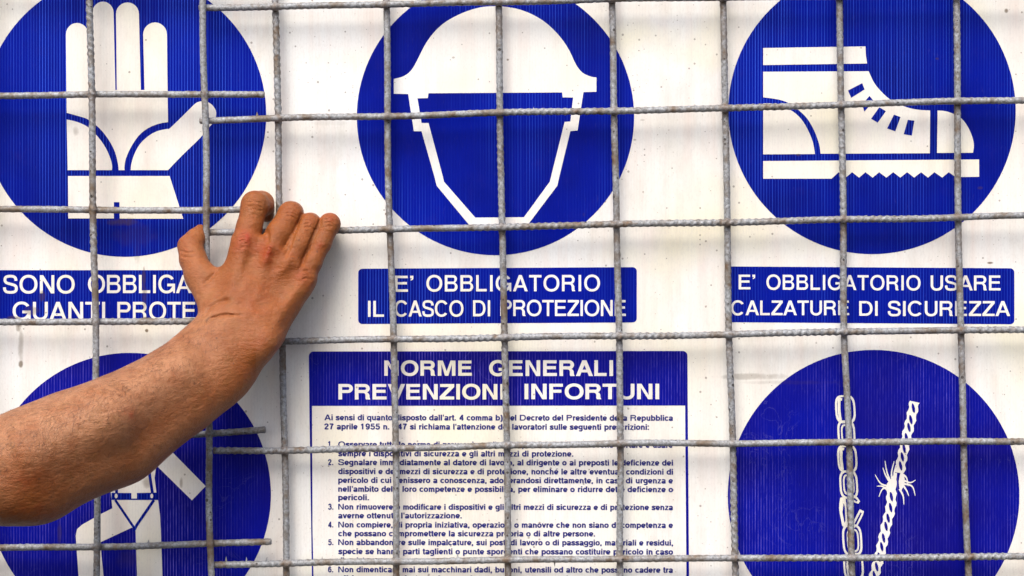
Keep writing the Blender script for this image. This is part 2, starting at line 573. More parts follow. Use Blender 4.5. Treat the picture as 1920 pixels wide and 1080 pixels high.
def word(pr, text, x0, x1, ytop, ybot, w=.165, track=.0, skew=0.0):
    """sets a word in capitals so that its ink fills x0..x1; skew is the fall in pixels from x0 to x1"""
    gl = [glyph(c, w) for c in text]
    H = ybot - ytop
    pos, x = [], 0
    for i, (ps, W, sb) in enumerate(gl):
        if i:
            x += sb + track
        pos.append(x)
        x += W + (sb if i < len(gl) - 1 else 0)
    sx = (x1 - x0) / x
    for (ps, W, sb), gx in zip(gl, pos):
        for outer, holes in ps:
            f = lambda p: (x0 + (gx + p[0]) * sx, ybot - p[1] * H + skew * (gx + p[0]) / x)
            pr.poly([f(p) for p in outer], [[f(p) for p in hl] for hl in holes])


def rrect(x0, y0, x1, y1, r, sk0=0.0, sk1=0.0):
    c = arc(x1 - r, y0 + r, r, r, -90, 0, 6) + arc(x1 - r, y1 - r, r, r, 0, 90, 6) + \
        arc(x0 + r, y1 - r, r, r, 90, 180, 6) + arc(x0 + r, y0 + r, r, r, 180, 270, 6)
    out = []
    for x, y in c:
        t = (x - x0) / (x1 - x0)
        out.append((x, y + (sk0 if y < (y0 + y1) / 2 else sk1) * t))
    return out


board = thing('safety_sign_board', 'white fluted plastic site safety sign with blue warning discs behind the wire mesh', 'sign',
              tuple(at(960, 1400, BOARD_Y + 0.002)))
BOFF = board.location.copy()


def on_board(o):
    o.matrix_parent_inverse = Matrix.Translation(-BOFF)
    return o


# the sheet itself, 4 mm of twin-wall plastic
def box(name, a, b, mat, parent):
    v = [(x, y, z) for x in (a[0], b[0]) for y in (a[1], b[1]) for z in (a[2], b[2])]
    f = [(0, 1, 3, 2), (4, 6, 7, 5), (0, 4, 5, 1), (2, 3, 7, 6), (0, 2, 6, 4), (1, 5, 7, 3)]
    me = bpy.data.meshes.new(name)
    me.from_pydata(v, [], f)
    return link(name, me, mat, parent)


p0, p1 = at(-420, 1400, BOARD_Y), at(2340, -420, BOARD_Y)
on_board(box('plastic_sheet', (p0.x, BOARD_Y, p0.z), (p1.x, BOARD_Y + 0.004, p1.z), M_WHITE, board))


def disc(cx, cy, rx, ry, label, mat=None):
    p = Print(1)
    p.poly(arc(cx, cy, rx, ry, 0, 357, 119))
    return on_board(p.build('blue_disc', mat or M_BLUE, board, label))


def sub(pr, name, mat, parent, label=None):
    o = pr.build(name, mat, None, label)
    o.parent = parent
    return o


# --- disc with the glove
d1 = disc(233.7, 215.5, 265.5, 266, 'blue disc with a white glove')
a1o = smooth([(125, 211.5), (152, 219), (166, 224.5), (187, 241), (204, 262.5), (216, 286), (221.7, 310), (222.3, 319)], 3)
a1i = smooth([(125, 224), (146, 229), (166, 239), (184, 257), (198, 277), (207, 297.5), (210.3, 312), (209.5, 319)], 3)
a2o = smooth([(315, 229), (297.5, 232), (277, 240.6), (259.6, 255), (245, 277), (236, 297.5), (233.3, 312), (233.6, 319)], 3)
a2i = smooth([(315, 241.5), (297.5, 245), (280, 253.7), (262.5, 270), (252, 289), (246.5, 306), (245, 319)], 3)
g = Print(2)
fingers = arc(144.5, 64.5, 21, 21.5, 180, 360, 12) + [(166.5, 168), (173.5, 168)] + arc(193, 24, 20, 21, 180, 360, 12) + \
    [(216.3, 168.6), (219, 168.6)] + arc(239, 26, 21.5, 21.5, 180, 360, 12) + [(264, 168.6), (271, 168.6)] + \
    arc(290.7, 64.5, 22.3, 22.5, 180, 360, 12)
g.poly([(125, 211.5)] + fingers + a2o + a1o[::-1][:-1])
g.poly([(127, 319)] + a1i)
thumb = smooth([(315, 241.5), (319, 240), (344, 216), (364.6, 195.6), (372, 191), (380, 189.6), (389, 191), (398, 197), (404.5, 207),
                (405, 217), (401, 228), (391, 240), (373, 261), (344, 289), (315, 319)], 3)
g.poly(a2i[::-1][:-1] + thumb)
g.poly([(127.5, 330), (318, 330), (343.5, 410), (224.5, 410), (224, 379), (213.5, 379), (213.5, 409.5), (128, 409.5)])
sub(g, 'glove_pictogram', M_WHITE, d1)

# --- disc with the helmet
d2 = disc(929, 219, 260, 259.5, 'blue disc with a white helmet and chin strap')
g = Print(2)
dome = smooth([(1118.3, 145), (1107.6, 143.6), (1092, 136), (1080, 121), (1067.9, 95.5), (1052.6, 72), (1031, 49), (1006.7, 31.5),
               (976, 18.3), (945.6, 12.4), (924, 11.6), (899.8, 14), (869, 23.5), (838.7, 39), (817, 57), (799, 80.5), (786.7, 104),
               (777.5, 122), (768.4, 134.5), (756, 143.2), (738.4, 148)], 4)
outer = [(738.4, 175.7), (765.3, 176.3), (776, 246), (790.4, 246), (814.2, 330), (818.8, 348.3), (879.5, 421.5), (990, 421),
         (1045, 348), (1049, 330), (1069.4, 246), (1083, 244.5), (1094, 172.7), (1118.3, 172)] + dome
inner = [(803.5, 174.8), (1054, 173.3), (1055, 182.5), (1074.6, 182.8), (1069.4, 227.7), (1058.7, 228.6), (1033.5, 330),
         (1031, 340.7), (982.3, 407.3), (891.2, 408), (832.5, 340.7), (830, 330), (803.5, 230.7), (790.4, 230.7), (782.7, 184.3), (802, 184)]
g.poly(outer, [inner])
sub(g, 'helmet_pictogram', M_WHITE, d2)

# --- disc with the boot
d3 = disc(1635, 207.5, 269.5, 269, 'blue disc with a white safety boot')
g = Print(2)
g.poly([(1431, 90), (1622.7, 87), (1623.4, 103), (1625.8, 119), (1431, 122)])
top = smooth([(1628.8, 133.6), (1639.5, 156), (1654.8, 174), (1673, 189.5), (1697, 200), (1719, 205.4), (1744, 207.2)], 4)
ankle = smooth([(1538.7, 288.2), (1535.6, 269), (1526.4, 244.5), (1514, 223), (1499, 207.8), (1480.6, 194), (1459, 186.4), (1431, 182.5)], 3)
g.poly([(1431, 134.5)] + top + [(1743.4, 287.3)] + ankle)
heel = smooth([(1431, 194), (1447, 194), (1468, 200), (1486.7, 209), (1502, 223), (1514, 242), (1524, 266), (1528, 288.8)], 3)
g.poly(heel + [(1431, 289.4)])
toe = smooth([(1758, 207.2), (1777, 209.4), (1801.5, 221), (1815, 238.4), (1823, 256.7), (1826, 272), (1824.4, 286.4)], 3)
g.poly(toe + [(1756.9, 286.7)])
teeth = [(1836, 331.4), (1791.7, 332)]
pk = [1779, 1752, 1727, 1701, 1674.8, 1648.4, 1622.8, 1597.7, 1572.5]
vl = [1766.6, 1740, 1714, 1688, 1661.9, 1636, 1610.8, 1585.7]
for i, x in enumerate(pk):
    teeth.append((x, 322.8))
    if i < len(vl):
        teeth.append((vl[i], 333))
g.poly([(1431, 302), (1835.7, 299)] + teeth + [(1559.3, 335), (1431, 335)])
sub(g, 'boot_pictogram', M_WHITE, d3)
g = Print(3)
for q in ([(818, 555), (905, 510), (920, 548), (838, 600)], [(905, 640), (950, 588), (976, 620), (918, 684)],
          [(1010, 658), (1050, 682), (1000, 752), (960, 728)], [(1100, 703), (1140, 718), (1108, 805), (1058, 788)],
          [(1185, 735), (1225, 740), (1210, 832), (1160, 823)]):
    g.poly([(1340 + x / 3.272, y / 3.272) for x, y in q])
sub(g, 'boot_laces', M_BLUE, d3)

# --- disc with the safety harness
d4 = disc(243.5, 926.5, 264.5, 265, 'blue disc with a white figure in a safety harness', M_BLUE_WORN_GLINT)
g = Print(2)
body = [(205, 845), (210, 815), (232, 803), (262, 803), (285, 815), (314.4, 838.9), (385.7, 911.5), (359.8, 938.2), (293.2, 872.6),
        (289.8, 896), (293.2, 923), (296.3, 937.4), (300, 966), (301.5, 994.5), (304.6, 1080), (307, 1140), (259, 1140), (256.9, 1080),
        (254.3, 997), (252.2, 990.5), (247, 989.3), (188.7, 1016.5), (189.5, 1033), (194, 1080), (198, 1120), (150, 1120), (147.2, 1080),
        (142, 1004.8), (144.6, 992), (153.7, 984), (187.4, 964.6), (210.7, 953), (205.6, 903.7), (203, 870)]
g.poly(body)
g.poly(arc(247, 770, 25, 27, 0, 345, 23))
sub(g, 'harness_pictogram', M_WHITE, d4)
g = Print(3)
g.poly([(209, 924), (244.6, 924.3), (246.3, 924.3), (246.3, 934.8), (256.6, 934.8), (256.6, 924.3), (297, 923.5), (297, 937.4), (209, 937.2)])
g.stroke([(218.6, 830), (218.4, 924.2)], 5.5)
g.stroke([(271.5, 830), (285.6, 923.8)], 5.5)
g.stroke([(216, 937.3), (252.3, 991)], 4.6)
g.stroke([(288.6, 937.5), (256, 985), (250.5, 996)], 5.2, lift=0.00004)
sub(g, 'harness_straps', M_BLUE, d4)
for rx_ in (217.7, 284.6):
    g = Print(4)
    g.poly(arc(rx_, 930, 2.8, 4.4, 0, 330, 11))
    sub(g, 'harness_ring', M_WHITE, d4)

# --- disc with the broken chain and the frayed rope
d5 = disc(1638, 929, 273.5, 273, 'blue disc with a broken white chain and a frayed rope', M_BLUE_WORN_GLINT)
Z = lambda x, y: (1520 + x / 3.0, 720 + y / 3.0)
g = Print(2)


def ring(cx, cy, w, h, t, lift, tilt=0.06):
    def f(p):
        x, y = p
        return Z(cx + x + (y) * tilt, cy + y)
    o = [f(p) for p in arc(0, 0, w / 2, h / 2, 0, 345, 23, 3.4)]
    i = [f(p) for p in arc(0, 0, w / 2 - t, h / 2 - t, 0, 345, 23, 3.2)]
    g.poly(o, [i], lift)


links = [(195, 142, 114, 160), (201, 280, 100, 152), (206, 420, 112, 158), (214, 566, 104, 160)]
for i, (cx, cy, w, h) in enumerate(links):
    ring(cx, cy, w, h, 11, 0.00002 * i)
    if i % 2 == 0:
        g.stroke(smooth([Z(cx - w * .30, cy - h * .40), Z(cx - w * .31, cy), Z(cx - w * .24, cy + h * .40)], 4), 5.2, 0.00008)
        g.stroke([Z(cx - w * .38, cy - h * .38), Z(cx - w * .16, cy - h * .34)], 5, 0.0001)
    else:
        ring(cx, cy, w - 40, h - 44, 9, 0.00009)
# the broken link
g.poly([Z(*p) for p in smooth([(166, 640), (160, 700), (172, 770), (180, 800), (206, 800), (204, 740), (198, 650), (190, 636), (166, 640)], 3)][:-1],
       [[Z(*p) for p in [(186, 668), (178, 720), (190, 780), (196, 770), (192, 690)]]], 0.0001)
g.poly([Z(*p) for p in [(240, 626), (262, 636), (278, 660), (268, 674), (246, 666), (228, 640)]],
       [[Z(*p) for p in [(246, 640), (264, 654), (258, 662), (240, 648)]]], 0.00012)
g.poly([Z(*p) for p in [(236, 780), (276, 704), (300, 716), (292, 742), (262, 800), (240, 812)]],
       [[Z(*p) for p in [(246, 788), (280, 722), (288, 726), (256, 792)]]], 0.00012)
ring(234, 878, 112, 178, 11, 0.00002)
ring(238, 880, 68, 132, 9, 0.00009)
ring(241, 1026, 114, 156, 11, 0.00004)
g.stroke(smooth([Z(212, 970), Z(208, 1026), Z(216, 1080)], 4), 5, 0.00008)
ring(246, 1168, 104, 156, 11, 0.0)
ring(252, 1310, 112, 156, 11, 0.00004)
# the rope
path = smooth([(585, 100), (560, 215), (532, 330), (508, 450), (500, 500)], 8)
path2 = smooth([(452, 570), (452, 680), (424, 800), (396, 930), (368, 1040), (340, 1140), (300, 1260)], 8)
for pth in (path, path2):
    lens = [0]
    for a, b in zip(pth, pth[1:]):
        lens.append(lens[-1] + math.hypot(b[0] - a[0], b[1] - a[1]))
    L_, R_ = [], []
    for i, p in enumerate(pth):
        a, c = pth[max(i - 1, 0)], pth[min(i + 1, len(pth) - 1)]
        dx, dy = c[0] - a[0], c[1] - a[1]
        d = math.hypot(dx, dy)
        wv = 27 + 4.5 * math.sin(lens[i] / 56 * 2 * math.pi)
        wv2 = 27 + 4.5 * math.sin(lens[i] / 56 * 2 * math.pi + 2.6)
        L_.append(Z(p[0] - dy / d * wv, p[1] + dx / d * wv))
        R_.append(Z(p[0] + dy / d * wv2, p[1] - dx / d * wv2))
    g.poly(L_ + R_[::-1])
fr = [[(455, 560), (430, 500), (418, 432)], [(450, 560), (420, 510), (406, 470)], [(462, 560), (455, 500), (470, 434)],
      [(440, 575), (395, 560), (362, 510)], [(445, 580), (405, 590), (384, 634)], [(470, 550), (470, 500), (480, 455)],
      [(520, 540), (560, 555), (590, 540)], [(515, 560), (570, 575), (588, 628)], [(520, 570), (540, 600), (552, 630)],
      [(500, 590), (520, 630), (524, 678)], [(520, 510), (540, 530), (548, 575)], [(425, 590), (400, 575), (372, 575)],
      [(500, 480), (516, 520), (510, 600)], [(480, 500), (476, 550), (470, 600)]]
for i, f_ in enumerate(fr):
    g.stroke(smooth([Z(*p) for p in f_], 6), 4.2, 0.00002 + 0.00001 * i, taper=True)
g.poly([Z(*p) for p in smooth([(470, 505), (484, 550), (478, 590), (458, 612), (432, 596), (430, 560), (448, 540), (470, 505)], 4)][:-1], lift=0.00018)
g.poly([Z(*p) for p in smooth([(510, 480), (526, 520), (528, 560), (506, 600), (496, 560), (500, 520), (510, 480)], 4)][:-1], lift=0.00018)
sub(g, 'chain_and_rope_pictogram', M_WHITE, d5)
for pth, off in ((path, 30), (path2, 62)):
    g = Print(4)
    s_ = 0
    nxt = off
    for a, b in zip(pth, pth[1:]):
        s_ += math.hypot(b[0] - a[0], b[1] - a[1])
        if s_ >= nxt:
            nxt += 56
            tl = math.radians(78)
            el_ = []
            for x, y in arc(0, 0, 27, 8.5, 0, 345, 23, 1.8):
                el_.append(Z(b[0] + x * math.cos(tl) - y * math.sin(tl), b[1] + x * math.sin(tl) + y * math.cos(tl)))
            g.poly([(x, y) for x, y in el_])
    sub(g, 'rope_strand_gaps', M_BLUE_WORN_GLINT, d5)

# --- captions
plate = Print(1)
plate.poly(rrect(-27, 506.5, 497, 608, 8))
c1 = on_board(plate.build('caption_strip', M_BLUE, board, 'blue caption strip about compulsory gloves'))
t = Print(2)
word(t, 'SONO', 5.7, 140, 516, 550)
word(t, 'OBBLIGATORI', 165, 461, 515.5, 549.5)
word(t, 'GUANTI', 23.6, 197, 566, 600)
word(t, 'PROTETTIVI', 220, 473, 566, 600)
sub(t, 'lettering', M_WHITE, c1)
plate = Print(1)
plate.poly(rrect(671.5, 503.8, 1194, 607.5, 8, -3, -3))
c2 = on_board(plate.build('caption_strip', M_BLUE, board, 'blue caption strip about the compulsory helmet'))
t = Print(2)
word(t, "E'", 740, 775, 517, 547, .165)
word(t, 'OBBLIGATORIO', 799.5, 1125, 516, 546.5, .165, .05, skew=-0.6)
word(t, 'IL', 690, 720, 564, 594, .165)
word(t, 'CASCO', 740, 869, 563.5, 593.5, .165, -.03)
word(t, 'DI', 887, 919, 563, 593, .165)
word(t, 'PROTEZIONE', 938, 1173.5, 562.5, 592.5, .165, -.03)
sub(t, 'lettering', M_WHITE, c2)
plate = Print(1)
plate.poly(rrect(1360, 499.5, 1902, 604, 8, 3.5, 4))
c3 = on_board(plate.build('caption_strip', M_BLUE, board, 'blue caption strip about compulsory safety shoes'))
t = Print(2)
word(t, "E'", 1385, 1416, 515, 542.5, .168)
word(t, 'OBBLIGATORIO', 1437, 1726, 515, 543, .168, .04, skew=1.5)
word(t, 'USARE', 1745, 1876, 516.5, 544.5, .168)
word(t, 'CALZATURE', 1370.5, 1592, 563.5, 591, .168)
word(t, 'DI', 1611, 1645.6, 564.5, 592, .168)
word(t, 'SICUREZZA', 1664.6, 1894, 564.5, 592.5, .168)
sub(t, 'lettering', M_WHITE, c3)

# --- the notice of general rules
fr_ = Print(1)
fr_.poly(arc(588, 668, 9, 9, 180, 270, 6) + arc(1280, 667, 9, 9, 270, 360, 6) + [(1289.5, 760), (1294, 1330), (588.5, 1330), (580, 762)],
         [[(585, 761), (1284.5, 760.3), (1289, 1325), (593, 1325), (586, 1000)]])
nt_ = on_board(fr_.build('notice_frame', M_BLUE_WORN_GLINT, board, 'blue bordered notice of general accident rules'))
t = Print(2)
word(t, 'NORME', 720.5, 884.5, 676, 704.5, .215, .0)
word(t, 'GENERALI', 917, 1149.5, 675.5, 705, .215, .0)
word(t, 'PREVENZIONI', 634.5, 945, 720, 749, .215, -.02)
word(t, 'INFORTUNI', 983.5, 1236, 719.5, 748.5, .215, -.02)
sub(t, 'heading_lettering', M_WHITE, nt_)

LINES = [
    (608, 1262, 788, "Ai sensi di quanto disposto dall'art. 4 comma b) del Decreto del Presidente della Repubblica", 1.0),
    (608, 1217, 805, "27 aprile 1955 n. 547 si richiama l'attenzione dei lavoratori sulle seguenti prescrizioni:", 1.0),
    (634, 1262, 838.5, "Osservare tutte le norme di prevenzione di cui al presente avviso. Devono portare e usare", 1.2),
    (634, 1075, 855.5, "sempre i dispositivi di sicurezza e gli altri mezzi di protezione.", .7),
    (634, 1262, 872, "Segnalare immediatamente al datore di lavoro, al dirigente o ai preposti le deficienze dei", 1.0),
    (634, 1262, 889, "dispositivi e dei mezzi di sicurezza e di protezione, nonch\u00e9 le altre eventuali condizioni di", 1.0),
    (634, 1262, 905.5, "pericolo di cui venissero a conoscenza, adoperandosi direttamente, in caso di urgenza e", 1.0),
    (634, 1262, 922, "nell'ambito delle loro competenze e possibilit\u00e0, per eliminare o ridurre dette deficienze o", 1.0),
    (634, 692, 938, "pericoli.", 0),
    (634, 1262, 955.5, "Non rimuovere o modificare i dispositivi e gli altri mezzi di sicurezza e di protezione senza", 1.0),
    (634, 866, 972, "averne ottenuta l'autorizzazione.", 0),
    (634, 1262, 989, "Non compiere, di propria iniziativa, operazioni o manovre che non siano di competenza e", 1.0),
    (634, 1116, 1005.5, "che possano compromettere la sicurezza propria o di altre persone.", .5),
    (634, 1262, 1022, "Non abbandonare sulle impalcature, sui posti di lavoro o di passaggio, materiali e residui,", 1.0),
    (634, 1262, 1039, "specie se hanno parti taglienti o punte sporgenti che possano costituire pericolo in caso", 1.0),
    (634, 694, 1056, "di caduta.", 0),
    (634, 1262, 1073, "Non dimenticare mai sui macchinari dadi, bulloni, utensili od altro che possano cadere tra", 1.0),
    (634, 900, 1089.5, "gli ingranaggi durante la marcia.", 1.0),
]
NUMS = [(615, 838, "1."), (615, 872, "2."), (615, 955.5, "3."), (615, 989, "4."), (615, 1022, "5."), (615, 1073, "6.")]


BW = .22                   # stroke of the small bold type
XH = .75


def small_glyph(ch):
    """small bold grotesque: (strokes, rings, polygons, advance width); capital height 1"""
    q = BW / 2
    xr = XH - q
    ell = lambda cx, cy, rx, ry, a, b, n=12: arc(cx, cy, rx, ry, a, b, n, 2.3)
    if ch in "\u00e9":
        st, rg, pl, W = small_glyph('e')
        return st, rg, pl + [[(.25, .84), (.42, 1.03), (.60, 1.03), (.38, .84)]], W
    if ch in "\u00e0":
        st, rg, pl, W = small_glyph('a')
        return st, rg, pl + [[(.20, .84), (.02, 1.03), (.20, 1.03), (.36, .84)]], W
    C = (.33, XH / 2, .225, XH / 2 - q + .01)
    if ch == 'o':
        return [], [C], [], .68
    if ch == 'b':
        return [[(.15, 0), (.15, 1)]], [(.37, *C[1:])], [], .71
    if ch == 'p':
        return [[(.15, -.27), (.15, XH)]], [(.37, *C[1:])], [], .71
    if ch == 'd':
        return [[(.55, 0), (.55, 1)]], [C], [], .70
    if ch == 'q':
        return [[(.55, -.27), (.55, XH)]], [C], [], .70
    if ch == 'g':
        return [[(.55, XH), (.55, .02)] + ell(.33, -.02, .22, .17, 0, -150, 8)], [(.33, XH / 2 + .03, .22, XH / 2 - q - .02)], [], .70
    if ch == 'a':
        return [ell(.31, XH - .24, .20, .24 - q + .01, 168, 0, 8) + [(.51, .12), (.55, .0)]], [(.28, .20, .165, .125)], [], .66
    if ch == 'c':
        return [ell(*C[:2], .225, C[3], 42, 318)], [], [], .62
    if ch == 'e':
        return [ell(*C[:2], .225, C[3], 2, 318), [(.12, .355), (.60, .355)]], [], [], .66
    if ch == 'f':
        return [[(.18, 0), (.18, .78)] + ell(.32, .80, .14, .13, 180, 90, 4) + [(.37, .93)], [(.02, XH - .07), (.36, XH - .07)]], [], [], .38
    if ch == 'h':
        return [[(.16, 0), (.16, 1)], ell(.34, .44, .185, XH - q - .44, 180, 0, 8) + [(.525, 0)]], [], [], .69
    if ch == 'n':
        return [[(.16, 0), (.16, XH)], ell(.34, .44, .185, XH - q - .44, 180, 0, 8) + [(.525, 0)]], [], [], .69
    if ch == 'm':
        return [[(.16, 0), (.16, XH)], ell(.32, .46, .16, XH - q - .46, 180, 0, 8) + [(.48, 0)],
                ell(.64, .46, .16, XH - q - .46, 180, 0, 8) + [(.80, 0)]], [], [], .96
    if ch == 'u':
        return [[(.525, 0), (.525, XH)], [(.155, XH)] + ell(.34, .31, .185, .31 - q, 180, 360, 8)], [], [], .69
    if ch == 'r':
        return [[(.16, 0), (.16, XH)], ell(.37, .40, .20, XH - q - .40, 175, 90, 5) + [(.43, XH - q)]], [], [], .45
    if ch == 'i':
        return [[(.15, 0), (.15, XH)], [(.15, .84), (.15, 1.0)]], [], [], .31
    if ch == 'l':
        return [[(.15, 0), (.15, 1)]], [], [], .31
    if ch == 't':
        return [[(.18, .95), (.18, .22)] + ell(.30, .20, .12, .13, 180, 270, 4) + [(.37, .07)], [(.02, XH - .07), (.36, XH - .07)]], [], [], .38
    if ch == 'v':
        return [[(.09, XH), (.31, .03)], [(.53, XH), (.31, .03)]], [], [], .62
    if ch == 's':
        W = .56
        sp = bez((W - .08, .52), (W - .09, .70), (.42, xr + .01), (.29, xr)) + bez((.29, xr), (.13, xr), (.11, .60), (.11, .54)) + \
            bez((.11, .54), (.11, .40), (.24, .42), (.32, .375)) + bez((.32, .375), (.44, .34), (.48, .31), (.48, .22)) + \
            bez((.48, .22), (.48, .08), (.38, q - .02), (.29, q - .02)) + bez((.29, q - .02), (.12, q - .02), (.09, .14), (.08, .25))
        return [sp[::3] + [(.08, .25)]], [], [], .60
    if ch == 'z':
        return [], [], [[(.04, 0), (.04, .15), (.31, XH - .15), (.06, XH - .15), (.06, XH), (.54, XH), (.54, XH - .15), (.27, .15), (.55, .15), (.55, 0)]], .59
    if ch == '.':
        return [[(.15, 0), (.15, .19)]], [], [], .32
    if ch == ',':
        return [[(.15, .19), (.15, .0), (.10, -.13)]], [], [], .32
    if ch == ':':
        return [[(.15, 0), (.15, .19)], [(.15, XH - .19), (.15, XH)]], [], [], .36
    if ch == ')':
        return [ell(-.08, .37, .36, .65, 62, -62, 8)], [], [], .42
    if ch == "'":
        return [], [], [[(.08, .66), (.05, 1), (.23, 1), (.20, .66)]], .27
    if ch == '1':
        return [[(.36, 0), (.36, 1)], [(.12, .74), (.30, .84)]], [], [], .74
    if ch == '2':
        return [smooth([(.14, .68), (.18, .86), (.36, .92), (.55, .80), (.52, .58), (.34, .40), (.15, .08)], 4), [(.09, .08), (.64, .08)]], [], [], .74
    if ch == '3':
        return [smooth([(.14, .74), (.22, .89), (.38, .92), (.54, .80), (.50, .60), (.32, .53)], 3),
                smooth([(.32, .53), (.55, .45), (.58, .22), (.38, .07), (.20, .10), (.11, .27)], 3)], [], [], .74
    if ch == '4':
        return [[(.50, 0), (.50, 1)], [(.07, .27), (.68, .27)], [(.50, .96), (.12, .30)]], [], [], .74
    if ch == '5':
        return [[(.61, .92), (.20, .92), (.16, .50)], smooth([(.16, .50), (.36, .60), (.57, .48), (.55, .18), (.36, .07), (.18, .12), (.11, .25)], 3)], [], [], .74
    if ch == '6':
        return [smooth([(.58, .78), (.40, .92), (.20, .78), (.15, .45)], 4)], [(.37, .33, .215, .255)], [], .74
    if ch == '7':
        return [[(.09, .92), (.60, .92)], smooth([(.62, .94), (.40, .60), (.28, 0)], 4)], [], [], .74
    if ch == '9':
        return [smooth([(.14, .20), (.32, .07), (.52, .20), (.58, .55)], 4)], [(.36, .67, .215, .255)], [], .74
    ps, W, sb = glyph(ch, .20)
    return [], [], [(o_, h_, sb) for o_, h_ in ps], W + 2 * sb


def text_mesh(txt):
    """flat strokes of a line of small type, in units of the capital height"""
    v, f = [], []
    lift = [0]

    def poly(outer, holes=()):
        loops = [outer] + list(holes)
        flat = [p for l in loops for p in l]
        b = len(v)
        tri = tessellate_polygon([[Vector((p[0], p[1], 0)) for p in l] for l in loops])
        lift[0] = (lift[0] + 1) % 4
        v.extend((p[0], p[1], lift[0] * 0.000006) for p in flat)
        for t_ in tri:
            a, c, d = (flat[i] for i in t_)
            ccw = (c[0] - a[0]) * (d[1] - a[1]) - (c[1] - a[1]) * (d[0] - a[0]) > 0
            f.append(tuple(b + i for i in (t_ if ccw else t_[::-1])))

    def stroke(pts):
        n = len(pts)
        L, R = [], []
        for i, p in enumerate(pts):
            a, c = pts[max(i - 1, 0)], pts[min(i + 1, n - 1)]
            dx, dy = c[0] - a[0], c[1] - a[1]
            d = math.hypot(dx, dy) or 1
            L.append((p[0] - dy / d * BW / 2, p[1] + dx / d * BW / 2))
            R.append((p[0] + dy / d * BW / 2, p[1] - dx / d * BW / 2))
        poly(L + R[::-1])
    x = 0
    for ch in txt:
        if ch == ' ':
            x += .38
            continue
        st, rg, pl, W = small_glyph(ch)
        for q_ in st:
            stroke([(x + a, b) for a, b in q_])
        for cx, cy, rx, ry in rg:
            e = BW / 2
            poly(arc(x + cx, cy, rx + e, ry + e, 0, 340, 17, 2.2), [arc(x + cx, cy, rx - e, ry - e, 0, 340, 17, 2.2)])
        for q_ in pl:
            if len(q_) == 3 and isinstance(q_[2], float):
                poly([(x + q_[2] + a, b) for a, b in q_[0]], [[(x + q_[2] + a, b) for a, b in h_] for h_ in q_[1]])
            else:
                poly([(x + a, b) for a, b in q_])
        x += W
    return v, f


tv, tf = [], []
ty = BOARD_Y - 0.0002


def set_line(txt, x0, x1, base, skew, lift):
    v, f = text_mesh(txt)
    xs = [a[0] for a in v]
    lo, hi = min(xs), max(xs)
    capv = 10.9                              # pixels per capital height
    b = len(tv)
    for a in v:
        u = (a[0] - lo) / (hi - lo)
        X = x0 + (x1 - x0) * u if x1 else x0 + (a[0] - lo) * 10.2
        p = at(X, base + skew * u - a[1] * capv, ty - lift - a[2])
        tv.append(tuple(p))
    for q in f:
        tf.append(tuple(b + i for i in q))


for i, (x0, x1, base, txt, sk) in enumerate(LINES):
    set_line(txt, x0, x1, base, sk, 0.00001 * (i % 2))
for x0, base, txt in NUMS:
    set_line(txt, x0, None, base, 0, 0)
me = bpy.data.meshes.new("body_lettering")
me.from_pydata(tv, [], tf)
o = link('body_lettering', me, M_INK, nt_)

# ---------------------------------------------------------------- the two welded wire meshes
R_ROD = 0.0031


